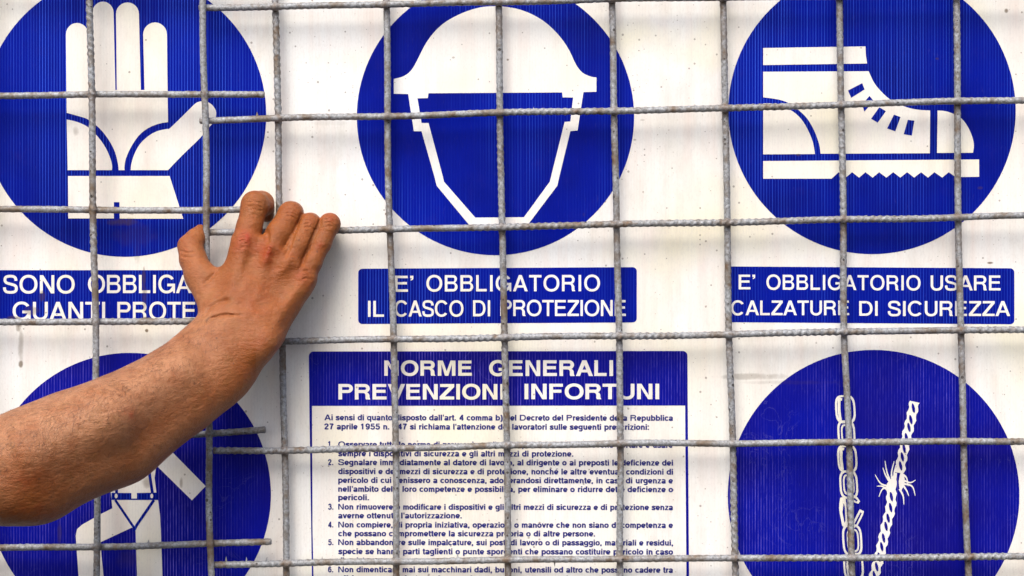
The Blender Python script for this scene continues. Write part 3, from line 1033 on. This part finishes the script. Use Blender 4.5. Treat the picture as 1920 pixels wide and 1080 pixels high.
def rod_mesh(pts, depth, seed, rib=0.07, r=R_ROD, welds=(), drips=(), cut=(False, False)):
    """a ribbed galvanised rod through pixel points; depth is one number or a function of the run 0..1"""
    rs = np.random.RandomState(seed)
    P = np.array([tuple(at(p[0], p[1], depth)) for p in pts])
    seg = np.linalg.norm(np.diff(P, axis=0), axis=1)
    cum = np.concatenate([[0], np.cumsum(seg)])
    n = int(cum[-1] / 0.0009)
    s = np.linspace(0, cum[-1], n)
    C = np.stack([np.interp(s, cum, P[:, i]) for i in range(3)], 1)
    ker = np.hanning(61)
    ker /= ker.sum()
    Cp = np.pad(C, ((30, 30), (0, 0)), mode='reflect', reflect_type='odd')
    C = np.stack([np.convolve(Cp[:, i], ker, 'valid') for i in range(3)], 1)
    for i in range(3):                                   # slight bends of a real rod
        for q in range(3):
            C[:, i] += rs.uniform(.0001, .0004) * np.sin(s * rs.uniform(12, 45) + rs.uniform(0, 6.3))
    T = np.gradient(C, axis=0)
    T /= np.linalg.norm(T, axis=1)[:, None]
    A = np.cross(T, np.array([0, 1.0, 0]))
    A /= np.linalg.norm(A, axis=1)[:, None]
    B = np.cross(T, A)
    K = 16
    th = np.arange(K) / K * 2 * np.pi
    S, TH = np.meshgrid(s, th, indexing='ij')
    sl = rs.uniform(0, 6)
    amp = 0.95 * rib * (0.50 + 0.30 * np.sin(S * rs.uniform(23, 41) + sl * 2) + 0.45 * np.sin(S * rs.uniform(5, 9) + sl)) + 0.015
    ribs = np.maximum(np.sin(2 * TH + S * 2 * np.pi / 0.0068 + sl), -0.35)
    rad = r * (1 + amp * ribs)
    for q in range(7):                                   # lumps of zinc
        rad *= 1 + rs.uniform(.006, .02) * np.sin(S * rs.uniform(150, 1300) + rs.randint(1, 4) * TH + rs.uniform(0, 6.3))
    rad += r * 0.03 * (rs.rand(*rad.shape) - 0.5)
    for w in welds:                                      # flattened welds where rods cross
        rad *= 1 + 0.24 * np.exp(-((S - w * cum[-1]) / 0.0028) ** 2)
    env = np.minimum(1, np.minimum(S, cum[-1] - S) / 0.0012 + 0.55)
    rad = rad * np.sqrt(np.clip(env, 0, 1))
    V = C[:, None, :] + rad[..., None] * (np.cos(TH)[..., None] * A[:, None, :] + np.sin(TH)[..., None] * B[:, None, :])
    V = V.reshape(-1, 3)
    idx = np.arange(n * K).reshape(n, K)
    a = idx[:-1]
    b = idx[1:]
    Q = np.stack([a, np.roll(a, -1, 1), np.roll(b, -1, 1), b], -1).reshape(-1, 4)
    V = list(map(tuple, V))
    Q = [tuple(int(i) for i in q) for q in Q]
    Q.append(tuple(int(i) for i in idx[0][::-1]))
    Q.append(tuple(int(i) for i in idx[-1]))
    for (px, py, dx, dy, w) in drips:                    # little zinc points
        c = at(px, py, depth)
        up = Vector((dx, 0, -dy)) * PX
        sd = Vector((-up.z, 0, up.x)).normalized() * w * PX
        b0 = len(V)
        for vv in (c - sd - up * .15, c + Vector((0, -w * PX, 0)) - up * .15, c + sd - up * .15, c + Vector((0, w * PX, 0)) - up * .15, c + up):
            V.append(tuple(vv))
        for k in range(4):
            Q.append((b0 + k, b0 + (k + 1) % 4, b0 + 4))
    me = bpy.data.meshes.new("rod")
    me.from_pydata(V, [], Q)
    me.polygons.foreach_set("use_smooth", [True] * len(me.polygons))
    ru = np.zeros(len(V))
    upright = abs(pts[0][0] - pts[-1][0]) < 120
    sv = np.repeat(s, K)
    for w in welds:                                      # rust bled from the welds, further down an upright rod
        d = sv - w * cum[-1]
        e = np.exp(-(d / 0.004) ** 2) * rs.uniform(.5, 1)
        if upright:
            e = np.maximum(e, np.where(d > 0, np.exp(-d / rs.uniform(.008, .03)), 0) * rs.uniform(.5, 1))
        ru[:n * K] = np.maximum(ru[:n * K], e)
    me.attributes.new('rust', 'FLOAT', 'POINT').data.foreach_set('value', ru.astype(np.float32))
    me.update()
    return me


def wire_panel(name, label, loc_px, loc_y, rods):
    t = thing(name, label, 'wire mesh', tuple(at(loc_px[0], loc_px[1], loc_y)), 'welded rod mesh panels')
    off = Matrix.Translation(-t.location)
    for i, kw in enumerate(rods):
        lab = kw.pop('label', None)
        me = rod_mesh(seed=kw.pop('seed'), **kw)
        o = link('rod', me, M_STEEL, t)
        o.matrix_parent_inverse = off
        if lab:
            o['label'] = lab
    return t


H, LV, RV = 0.0, -0.0062, 0.0062
X0 = -420
left = [
    dict(pts=[(X0, 180), (0, 179), (170, 177), (380, 177), (496, 178)], depth=H, rib=.06),
    dict(pts=[(X0, 391), (0, 393), (170, 394), (383, 393), (508, 392)], depth=H, rib=.06, drips=[(205, 388, 1, 0, 0)][:0]),
    dict(pts=[(X0, 605), (0, 604), (180, 603), (383, 602), (508, 600)], depth=H, rib=.10),
    dict(pts=[(X0, 822), (0, 820), (200, 817), (345, 816), (400, 813), (498, 805)], depth=H, rib=.04),
    dict(pts=[(X0, 1032), (0, 1028), (170, 1025), (380, 1020), (509, 1016)], depth=H, rib=.05,
         drips=[(278, 1019, 1, -8, 3)]),
    dict(pts=[(X0, -34), (0, -34), (380, -34), (505, -34)], depth=H, rib=.05),
    dict(pts=[(X0, 1238), (380, 1232), (510, 1228)], depth=H, rib=.05),
    dict(pts=[(168, -300), (168, 0), (172, 200), (175, 400), (179, 620), (182, 900), (181, 1080), (181, 1300)], depth=LV, rib=.09),
    dict(pts=[(379, -300), (380, 0), (384, 200), (387, 320), (388, 490), (390, 700), (392, 900), (396, 1080), (398, 1300)], depth=LV, rib=.015,
         label='smoother end rod along the right edge of the panel'),
    dict(pts=[(-42, -300), (-40, 540), (-34, 1300)], depth=LV, rib=.08),
    dict(pts=[(-252, -300), (-250, 540), (-244, 1300)], depth=LV, rib=.08),
]
XR = 2340
right = [
    dict(pts=[(373, 15), (520, 12), (720, 8), (940, 3), (1150, -1), (1580, -8), (XR, -16)], depth=H, rib=.05),
    dict(pts=[(374, 225), (520, 222), (730, 218), (940, 212), (1150, 207), (1370, 203), (1580, 196), (1800, 190), (1920, 188), (XR, 182)],
         depth=H, rib=.10, drips=[(482, 217, 0, -8, 3), (1000, 206, 1, -6, 2)]),
    dict(pts=[(392, 437), (520, 434), (740, 430), (940, 426), (1155, 420), (1370, 417), (1580, 412), (1800, 407), (1920, 405), (XR, 400)],
         depth=H, rib=.13),
    dict(pts=[(392, 642), (530, 640), (740, 636), (940, 633), (1155, 630), (1370, 627), (1580, 622), (1810, 619), (1920, 618), (XR, 614)],
         depth=H, rib=.12),
    dict(pts=[(400, 846), (530, 844), (740, 841), (945, 835), (1160, 832), (1370, 831), (1590, 829), (1810, 828), (1920, 827), (XR, 825)],
         depth=H, rib=.13),
    dict(pts=[(401, 1058), (540, 1056), (740, 1053), (950, 1051), (1165, 1047), (1375, 1046), (1590, 1046), (1810, 1045), (1920, 1044), (XR, 1042)],
         depth=H, rib=.12, drips=[(424, 1051, 0, -9, 2.2), (462, 1051, 0, -7, 2), (500, 1050, 1, -7, 2), (604, 1050, 0, -8, 1.6),
                                  (858, 1046, 0, -9, 2.5), (1040, 1054, 0, 9, 2)]),
    dict(pts=[(402, 1268), (XR, 1256)], depth=H, rib=.1),
    dict(pts=[(398, -206), (XR, -240)], depth=H, rib=.1),
    dict(pts=[(511, -300), (515, 0), (519, 110), (523, 230), (523, 400), (530, 640), (534, 850), (537, 1080), (540, 1300)], depth=RV, rib=.10),
    dict(pts=[(718, -300), (724, 0), (727, 215), (731, 430), (738, 640), (742, 850), (744, 1080), (746, 1300)], depth=RV, rib=.06),
    dict(pts=[(929, -300), (935, 0), (938, 215), (941, 430), (947, 640), (950, 850), (953, 1080), (955, 1300)], depth=RV, rib=.07),
    dict(pts=[(1142, -300), (1146, 0), (1149, 110), (1153, 215), (1156, 430), (1161, 640), (1163, 850), (1164, 1080), (1165, 1300)], depth=RV, rib=.09),
    dict(pts=[(1352, -300), (1356, 0), (1360, 200), (1363, 430), (1368, 640), (1374, 850), (1379, 1080), (1381, 1300)], depth=RV, rib=.11),
    dict(pts=[(1570, -300), (1574, 0), (1577, 200), (1581, 430), (1584, 640), (1592, 850), (1598, 1080), (1602, 1300)], depth=RV, rib=.06,
         ),
    dict(pts=[(1789, -300), (1793, 0), (1795, 200), (1797, 430), (1802, 640), (1807, 850), (1816, 1080), (1820, 1300)], depth=RV, rib=.06),
    dict(pts=[(2004, -300), (2010, 540), (2024, 1300)], depth=RV, rib=.06),
    dict(pts=[(2214, -300), (2222, 540), (2236, 1300)], depth=RV, rib=.06),
]
for i, d in enumerate(left):
    d['seed'] = 10 + i
for i, d in enumerate(right):
    d['seed'] = 50 + i


def run(P, v, ax):
    """where along the rod (0..1) its coordinate ax reaches v"""
    c = np.concatenate([[0], np.cumsum(np.linalg.norm(np.diff(P, axis=0), axis=1))])
    return float(np.clip(np.interp(v, P[:, ax], c) / c[-1], 0, 1))


def add_welds(rods):
    """weld collars where the upright and level rods of a panel cross"""
    ups = [d for d in rods if abs(d['pts'][0][0] - d['pts'][-1][0]) < 120]
    lev = [d for d in rods if d not in ups]
    for d in rods:
        d['welds'] = []
    for u in ups:
        for l in lev:
            up, lp = np.array(u['pts'], float), np.array(l['pts'], float)
            ux = up[:, 0].mean()
            for _ in range(4):
                ly = np.interp(ux, lp[:, 0], lp[:, 1])
                ux = np.interp(ly, up[:, 1], up[:, 0])
            if lp[0, 0] - 12 < ux < lp[-1, 0] + 5:
                l['welds'].append(run(lp, ux, 0))
                u['welds'].append(run(up, ly, 1))


add_welds(left)
add_welds(right)
wire_panel('wire_mesh_panel', 'grey welded rod mesh panel at the left, its level rods ending behind the hand', (180, 1300), LV, left)
wire_panel('wire_mesh_panel', 'wide grey welded rod mesh panel in front of the helmet and boot signs', (1370, 1300), RV, right)

# ---------------------------------------------------------------- the person's arm and hand: one continuous skin
VX = 0.00095
lo = np.array([at(-330, 0, -0.15).x, -0.225, at(0, 1060, -0.18).z - 0.004], dtype=np.float64)
hi = np.array([at(655, 0, 0).x, BOARD_Y - 0.002, at(0, 345, 0).z + 0.004])
dims = np.ceil((hi - lo) / VX).astype(int) + 1
AX = [np.arange(dims[i], dtype=np.float32) * VX + lo[i] for i in range(3)]
BIG = 0.06


def sub_box(a, b, ra, rb, m):
    mn = np.minimum(np.array(a) - ra, np.array(b) - rb) - m
    mx = np.maximum(np.array(a) + ra, np.array(b) + rb) + m
    i0 = np.clip(np.floor((mn - lo) / VX).astype(int), 0, dims - 1)
    i1 = np.clip(np.ceil((mx - lo) / VX).astype(int) + 1, 1, dims)
    return tuple(slice(i0[i], i1[i]) for i in range(3))


def cap_sdf(sl, a, b, ra, rb, flat=1.0):
    """distance to a tapered capsule, squeezed in depth by flat"""
    a = np.array(a, dtype=np.float32)
    b = np.array(b, dtype=np.float32)
    X = AX[0][sl[0]][:, None, None] - a[0]
    Y = (AX[1][sl[1]][None, :, None] - a[1]) / flat
    Zz = AX[2][sl[2]][None, None, :] - a[2]
    ab = b - a
    ab[1] /= flat
    L2 = float((ab ** 2).sum()) + 1e-12
    t = np.clip((X * ab[0] + Y * ab[1] + Zz * ab[2]) / L2, 0, 1)
    d = np.sqrt((X - t * ab[0]) ** 2 + (Y - t * ab[1]) ** 2 + (Zz - t * ab[2]) ** 2)
    return d - (ra + (rb - ra) * t)


def smin(a, b, k):
    h = np.maximum(k - np.abs(a - b), 0) / k
    return np.minimum(a, b) - h * h * k * 0.25


def J(px, py, y_mm, r):
    """a joint: pixel position, depth in millimetres, radius in photograph pixels"""
    y = y_mm / 1000
    return (tuple(at(px, py, y)), r * PX * (DIST + y) / DIST)


def add(F, j0, j1, k, flat=1.0):
    m = max(k, 0.004) + 0.008
    sl = sub_box(j0[0], j1[0], j0[1], j1[1], m)
    d = cap_sdf(sl, j0[0], j1[0], j0[1], j1[1], flat)
    F[sl] = smin(F[sl], d, k)


def carve(F, j0, j1, k):
    """presses a rounded groove into the skin"""
    sl = sub_box(j0[0], j1[0], j0[1], j1[1], k + 0.004)
    d = cap_sdf(sl, j0[0], j1[0], j0[1], j1[1])
    F[sl] = -smin(-F[sl], d, k)


F = np.full(dims, BIG, dtype=np.float32)
# forearm: (x, y, depth, radius) of stations from wrist to beyond the elbow
arm = [(452, 618, -46, 71), (418, 654, -53, 72.5), (380, 690, -62, 74), (326, 731, -74, 77), (273, 764, -87, 81), (218, 795, -100, 88),
       (163, 820, -113, 92), (122, 838, -122, 96), (70, 862, -133, 99), (30, 878, -141, 97), (-20, 884, -150, 91), (-90, 890, -160, 88), (-190, 900, -172, 92),
       (-300, 910, -182, 96)]
for a, b in zip(arm, arm[1:]):
    fl = 0.68 + 0.10 * min(1, (452 - a[0]) / 300)
    add(F, J(*a), J(*b), 0.010, fl)
# elbow point and the ridge of the ulna along the lower edge
add(F, J(62, 920, -128, 56), J(20, 925, -132, 52), 0.016)
add(F, J(95, 900, -118, 40), J(230, 846, -92, 34), 0.034)
add(F, J(230, 846, -92, 34), J(420, 708, -53, 28), 0.034)
# long muscle on the upper side
add(F, J(60, 838, -160, 52), J(190, 780, -132, 46), 0.022)
add(F, J(190, 780, -132, 46), J(330, 700, -92, 32), 0.022)
# bone at the outer wrist
add(F, J(496, 640, -60, 26), J(488, 648, -60, 26), 0.016)
# the back of the hand
Kp = 0.011
MET = [((460, 456, -31, 25), (424, 584, -44, 30)), ((502, 473, -33, 26), (450, 598, -48, 34)),
       ((536, 499, -31, 25), (478, 606, -47, 34)), ((566, 524, -27, 26), (505, 618, -43, 31))]
for a, b in MET:
    add(F, J(*a), J(*b), Kp)
# ball and metacarpal of the thumb, the web to the index
add(F, J(400, 572, -40, 28), J(375, 517, -28, 26), Kp)
add(F, J(392, 529, -29, 23), J(436, 524, -32, 25), 0.009)
# heel of the hand on the palm side
add(F, J(440, 570, -30, 30), J(520, 560, -26, 32), 0.014)
add(F, J(470, 510, -24, 22), J(545, 530, -20, 22), 0.014)
# tendons fanning over the back of the hand and knuckles
for (a, b), r in zip(MET, (7, 7, 6, 6)):
    p = (a[0] + .12 * (b[0] - a[0]), a[1] + .12 * (b[1] - a[1]), a[2] - 9.6, r)
    q = (a[0] + .80 * (b[0] - a[0]), a[1] + .80 * (b[1] - a[1]), b[2] - 12.2, r * .8)
    add(F, J(*p), J(*q), 0.009)
for a, b in MET:
    add(F, J(a[0] + 1, a[1] - 2, a[2] - 3.2, 18), J(a[0] - 2, a[1] + 12, a[2] - 3.6, 15), 0.011)

for vein in ([(430, 560), (446, 530), (470, 508), (482, 486)], [(500, 590), (516, 560), (520, 530), (514, 508)]):
    pts_ = smooth(vein, 4)
    for a, b in zip(pts_, pts_[1:]):
        za = -44.4 - 0.055 * (a[1] - 520)
        zb = -44.4 - 0.055 * (b[1] - 520)
        add(F, J(a[0], a[1], za, 3.6), J(b[0], b[1], zb, 3.6), 0.005)
# fingers: chains of joints, blended to the hand but kept apart from each other
FING = [
    [(460, 456, -31, 25), (467, 428, -27, 23.5), (478, 384, -20, 25), (490, 382, -6, 23), (496, 390, 7, 17.5), (500, 403, 11.5, 13.5)],
    [(502, 473, -33, 26), (524, 436, -28, 23.5), (545, 401, -19, 22.5), (548, 399, -3, 20), (550, 410, 8, 17), (548, 436, 12, 13.5)],
    [(536, 499, -31, 25), (560, 458, -27, 22), (580, 422, -18, 21.5), (582, 419, -3, 19), (582, 430, 8, 16), (578, 454, 12, 13)],
    [(566, 524, -27, 25), (583, 492, -25, 20), (602, 456, -20, 18.6), (618, 420, -15, 19.4), (619, 418, -2, 17.5), (617, 430, 8, 15), (611, 448, 12, 12.5)],
]
hs = sub_box(tuple(at(320, 620, -0.05)), tuple(at(655, 350, 0.02)), 0.01, 0.01, 0.0)
G = None
Fh = F[hs]
shape = Fh.shape
for ch in FING:
    Fi = np.full(shape, BIG, dtype=np.float32)
    for a, b in zip(ch, ch[1:]):
        ja, jb = J(*a), J(*b)
        d = cap_sdf(hs, ja[0], jb[0], ja[1], jb[1])
        Fi = smin(Fi, d, 0.0035)
    G = Fi if G is None else smin(G, Fi, 0.0009)
Fh = smin(Fh, G, 0.003)
# thumb
Ti = np.full(shape, BIG, dtype=np.float32)
TH = [(375, 517, -28, 26), (362, 486, -20, 24.5), (357, 462, -14, 22.5), (367, 446, -8, 17), (375.5, 431, -3.5, 10.5)]
for a, b in zip(TH, TH[1:]):
    ja, jb = J(*a), J(*b)
    Ti = smin(Ti, cap_sdf(hs, ja[0], jb[0], ja[1], jb[1]), 0.004)
Fh = smin(Fh, Ti, 0.007)
F[hs] = Fh


def surf_depth(px, py):
    """depth of the skin seen at a pixel, found by marching from the camera"""
    for y in np.arange(-0.215, 0.02, 0.0008):
        p = at(px, py, float(y))
        i = [int(round((p[k] - lo[k]) / VX)) for k in range(3)]
        if all(0 <= i[k] < dims[k] for k in range(3)) and F[i[0], i[1], i[2]] < 0:
            return float(y) * 1000
    return None


def groove(pts, r, k, off=0.0):
    js = []
    for p in smooth(pts, 4):
        y = surf_depth(*p)
        if y is not None:
            js.append(J(p[0], p[1], y - r * 0.1 - off, r))
    for a, b in zip(js, js[1:]):
        carve(F, a, b, k)


# creases at the wrist, the thumb, the finger joints, and the long hollows of the forearm
groove([(384, 592), (390, 580), (400, 571), (414, 565), (430, 562)], 2.2, 0.0022)
groove([(386, 604), (400, 594), (416, 590), (436, 591)], 1.8, 0.002)
groove([(398, 596), (425, 590), (455, 592)], 1.5, 0.0012)
groove([(383, 530), (396, 519), (408, 506)], 2.2, 0.002)
groove([(338, 470), (350, 474), (362, 473)], 1.2, 0.001)
groove([(341, 480), (353, 482), (364, 481)], 1.1, 0.001)
for (x, y, w) in ((483, 404, 12), (541, 416, 9), (577, 436, 8)):
    groove([(x - w * .8, y - 1), (x, y - 2), (x + w * .8, y + 3)], 0.6, 0.0006)
groove([(559, 514), (566, 508), (576, 508), (584, 514)], 1.0, 0.0016)
groove([(562, 528), (572, 522), (584, 524)], 0.9, 0.0014)
groove([(565, 402), (557, 424), (548, 448), (541, 468), (534, 482)], 1.3, 0.0022)
groove([(600, 414), (588, 440), (576, 468), (567, 494), (562, 506)], 1.3, 0.0022)
groove([(496, 428), (500, 440), (500, 452)], 1.5, 0.004)
for q in range(5):
    groove([(448 + q, 441 + 6 * q), (460, 438 + 6 * q), (474, 443 + 6 * q)], 0.8, 0.0012)
    groove([(490, 456 + 6 * q), (503, 452 + 6 * q), (517, 459 + 6 * q)], 0.8, 0.0012)
for q in range(3):
    groove([(466, 380 + 7 * q), (478, 378 + 7 * q), (490, 382 + 7 * q)], 0.7, 0.0011)
    groove([(533, 394 + 6 * q), (545, 393 + 6 * q), (556, 399 + 6 * q)], 0.7, 0.0011)
    groove([(571, 414 + 6 * q), (581, 413 + 6 * q), (591, 419 + 6 * q)], 0.7, 0.0011)
    groove([(610, 412 + 6 * q), (618, 411 + 6 * q), (627, 416 + 6 * q)], 0.7, 0.0011)
# hollows between the knuckles
groove([(484, 452), (478, 478), (470, 505)], 6, 0.010, 5.4)
groove([(522, 480), (512, 505), (500, 530)], 6, 0.010, 5.4)
groove([(553, 505), (540, 530), (522, 556)], 6, 0.010, 5.4)
groove([(487, 500), (474, 540), (455, 566)], 5, 0.012, 6.6)
groove([(528, 520), (508, 548), (486, 574)], 5, 0.012, 6.6)


def surface_nets(F):
    ins = F < 0
    c = ins[:-1, :-1, :-1].astype(np.int8)
    tot = np.zeros(tuple(np.array(F.shape) - 1), dtype=np.int8)
    for dx in (0, 1):
        for dy in (0, 1):
            for dz in (0, 1):
                tot += ins[dx:dx + tot.shape[0], dy:dy + tot.shape[1], dz:dz + tot.shape[2]]
    act = (tot > 0) & (tot < 8)
    ii = np.argwhere(act)
    idm = np.full(act.shape, -1, dtype=np.int32)
    idm[act] = np.arange(len(ii))
    acc = np.zeros((len(ii), 3))
    cnt = np.zeros(len(ii))
    cor = [(0, 0, 0), (1, 0, 0), (0, 1, 0), (1, 1, 0), (0, 0, 1), (1, 0, 1), (0, 1, 1), (1, 1, 1)]
    val = [F[ii[:, 0] + a, ii[:, 1] + b, ii[:, 2] + c_] for a, b, c_ in cor]
    for e0 in range(8):
        for ax in range(3):
            if cor[e0][ax]:
                continue
            t = list(cor[e0])
            t[ax] = 1
            e1 = cor.index(tuple(t))
            a, b = val[e0], val[e1]
            m = (a < 0) != (b < 0)
            tt = np.where(m, a / np.where(m, a - b, 1), 0)
            p = np.tile(np.array(cor[e0], dtype=float), (len(ii), 1))
            p[:, ax] += tt
            acc += p * m[:, None]
            cnt += m
    V = (ii + acc / cnt[:, None]) * VX + lo
    quads = []
    for ax in range(3):
        o1, o2 = [(1, 2), (2, 0), (0, 1)][ax]
        a = np.moveaxis(ins, ax, 0)
        sl0 = [slice(None)] * 3
        sl1 = [slice(None)] * 3
        sl0[ax] = slice(0, -1)
        sl1[ax] = slice(1, None)
        ch = ins[tuple(sl0)] != ins[tuple(sl1)]
        e = np.argwhere(ch)
        ok = (e[:, o1] > 0) & (e[:, o2] > 0) & (e[:, o1] < F.shape[o1] - 1) & (e[:, o2] < F.shape[o2] - 1)
        e = e[ok]
        flip = ins[tuple(sl0)][e[:, 0], e[:, 1], e[:, 2]]
        q = []
        for d1, d2 in ((1, 1), (0, 1), (0, 0), (1, 0)):
            f = e.copy()
            f[:, o1] -= d1
            f[:, o2] -= d2
            q.append(idm[f[:, 0], f[:, 1], f[:, 2]])
        q = np.stack(q, 1)
        q[~flip] = q[~flip][:, ::-1]
        quads.append(q)
    return V, np.concatenate(quads)


V, Q = surface_nets(F)
Q = Q[:, ::-1] if False else Q
# relax the steps of the grid
E = np.unique(np.sort(np.concatenate([Q[:, [0, 1]], Q[:, [1, 2]], Q[:, [2, 3]], Q[:, [3, 0]]]), 1), axis=0)
deg = np.bincount(E.ravel(), minlength=len(V)).astype(float)
for lam in (0.6, -0.4, 0.6, -0.4, 0.4):
    avg = np.stack([np.bincount(E[:, 0], V[E[:, 1], i], len(V)) + np.bincount(E[:, 1], V[E[:, 0], i], len(V)) for i in range(3)], 1)
    V = V + lam * (avg / deg[:, None] - V)
me = np_mesh("person", V, Q)
base = at(-300, 1000, -0.18)
sc_ = DIST / (DIST + V[:, 1]) / PX
VPX = np.stack([V[:, 0] * sc_ + 960, 540 - V[:, 2] * sc_], 1)


def blob(cx, cy, rx, ry, rot=0.0):
    c, s_ = math.cos(math.radians(rot)), math.sin(math.radians(rot))
    dx, dy = VPX[:, 0] - cx, VPX[:, 1] - cy
    u = (dx * c + dy * s_) / rx
    v = (-dx * s_ + dy * c) / ry
    return np.exp(-(u * u + v * v))


front = 1.0
red = 1.0 * blob(458, 454, 22, 14, -25) + .9 * blob(500, 474, 20, 22, 20) + .6 * blob(462, 436, 12, 12) + .65 * blob(567, 522, 16, 10, 35) + \
    .25 * blob(545, 492, 25, 20) + .5 * blob(598, 460, 10, 8) + .35 * blob(345, 460, 14, 30) + .3 * blob(545, 395, 18, 14) + \
    .35 * blob(585, 410, 18, 12) + .6 * blob(620, 408, 14, 12) + .8 * blob(246, 779, 4, 6) + .35 * blob(240, 770, 16, 10) + .45 * blob(50, 895, 50, 30) + \
    .45 * blob(90, 960, 60, 20) + .4 * blob(475, 645, 20, 14) + .3 * blob(480, 560, 30, 40)
tan_shade_v = 1 / (1 + np.exp(-((VPX[:, 0] - 395) * .75 + (600 - VPX[:, 1]) * .55) / 38.0))
low_shade = np.clip((VPX[:, 1] - (905 - (VPX[:, 0]) * 0.62)) / 70.0, 0, 1) * (VPX[:, 0] < 480)  # shade of the forearm's lower side, painted into the skin colour
tan_shade_v = np.clip(tan_shade_v + 0.6 * low_shade + .5 * blob(40, 900, 60, 60), 0, 1)
for nm, arr in (("flush", np.clip(red, 0, 1)), ("tan", tan_shade_v)):
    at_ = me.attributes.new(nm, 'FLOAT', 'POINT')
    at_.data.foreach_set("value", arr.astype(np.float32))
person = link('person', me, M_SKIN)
# bring the origin to the end of the arm
me.transform(Matrix.Translation(-base))
person.location = base
person['label'] = 'bare hairy forearm reaching in from the left, its hand gripping the wire mesh'
person['category'] = 'person'

# thumb nail, seen edge on
def nail(px, py, y, tilt):
    n_u, n_v = 14, 8
    vs_, fs_ = [], []
    for i in range(n_u + 1):
        for k in range(n_v + 1):
            u = (i / n_u - .5) * 2
            v = (k / n_v - .5) * 2
            w_ = 5.2 * math.sqrt(max(0.0, 1 - 0.55 * max(0, u) ** 4 - .2 * max(0, -u) ** 3))
            vs_.append(((u * 8.0) * PX, v * w_ * PX, (1.6 - 2.6 * v * v - .8 * u * u) * PX))
    for i in range(n_u):
        for k in range(n_v):
            a = i * (n_v + 1) + k
            fs_.append((a, a + 1, a + n_v + 2, a + n_v + 1))
    m = bpy.data.meshes.new('thumb_nail')
    m.from_pydata(vs_, [], fs_)
    o = link('thumb_nail', m, M_NAIL, person)
    sol = o.modifiers.new('thick', 'SOLIDIFY')
    sol.thickness = 0.0005
    xax = Vector((0.57, 0.10, 0.82)).normalized()
    zax = Vector((-0.80, -0.45, 0.55))
    zax = (zax - xax * zax.dot(xax)).normalized()
    yax = zax.cross(xax)
    R = Matrix((xax, yax, zax)).transposed().to_4x4()
    o.matrix_parent_inverse = Matrix.Translation(-base)
    o.matrix_basis = Matrix.Translation(at(px, py, y)) @ R
    return o


nail(366.5, 434, -0.0085, 0)

# body hair on the forearm
nrm = np.zeros_like(V)
fn = np.cross(V[Q[:, 2]] - V[Q[:, 0]], V[Q[:, 3]] - V[Q[:, 1]])
for i in range(4):
    for k in range(3):
        nrm[:, k] += np.bincount(Q[:, i], fn[:, k], len(V))
nrm /= np.linalg.norm(nrm, axis=1)[:, None] + 1e-12
if (nrm[:, 1] * (V[:, 1] - V[:, 1].mean())).mean() < 0:
    print("NORMALS INWARD")
rs = np.random.RandomState(3)
dens = np.clip((430 - VPX[:, 0]) / 60, 0, 1) * np.clip((VPX[:, 0] + 200) / 40, 0, 1)
upper = np.clip(((895 - VPX[:, 0] * 0.60) - VPX[:, 1]) / 60 + .35, 0.10, 1)
dens *= upper
dens[VPX[:, 1] < 585] = 0
cand = np.nonzero(rs.rand(len(V)) < dens * 0.13)[0]
hv, hf = [], []
for i in cand:
    p = Vector(V[i])
    nn = Vector(nrm[i])
    if nn.y > 0.55:
        continue
    along = Vector((-0.35, 0.0, -0.9)) + Vector((rs.uniform(-.9, .7), rs.uniform(-.4, .4), rs.uniform(-.5, .5)))
    tdir = (along - nn * along.dot(nn)).normalized()
    L = rs.uniform(.003, .0085)
    wdt = rs.uniform(.00006, .00011)
    side = nn.cross(tdir).normalized()
    bend = rs.uniform(-.3, .3)
    b0 = len(hv)
    for k in range(4):
        tt = k / 3
        c = p - nn * .0003 + nn * (L * (.34 * tt - .20 * tt * tt)) + tdir * (L * tt) + side * (bend * L * tt * tt)
        w_ = wdt * (1 - .8 * tt)
        hv.append(tuple(c - side * w_ - base))
        hv.append(tuple(c + side * w_ - base))
        if k:
            a = b0 + 2 * (k - 1)
            hf.append((a, a + 1, a + 3, a + 2))
hm = bpy.data.meshes.new('forearm_hair')
hm.from_pydata(hv, [], hf)
ho = link('forearm_hair', hm, M_HAIR, person)
ho['kind'] = 'stuff'
print('arm verts', len(V), 'hairs', len(cand))
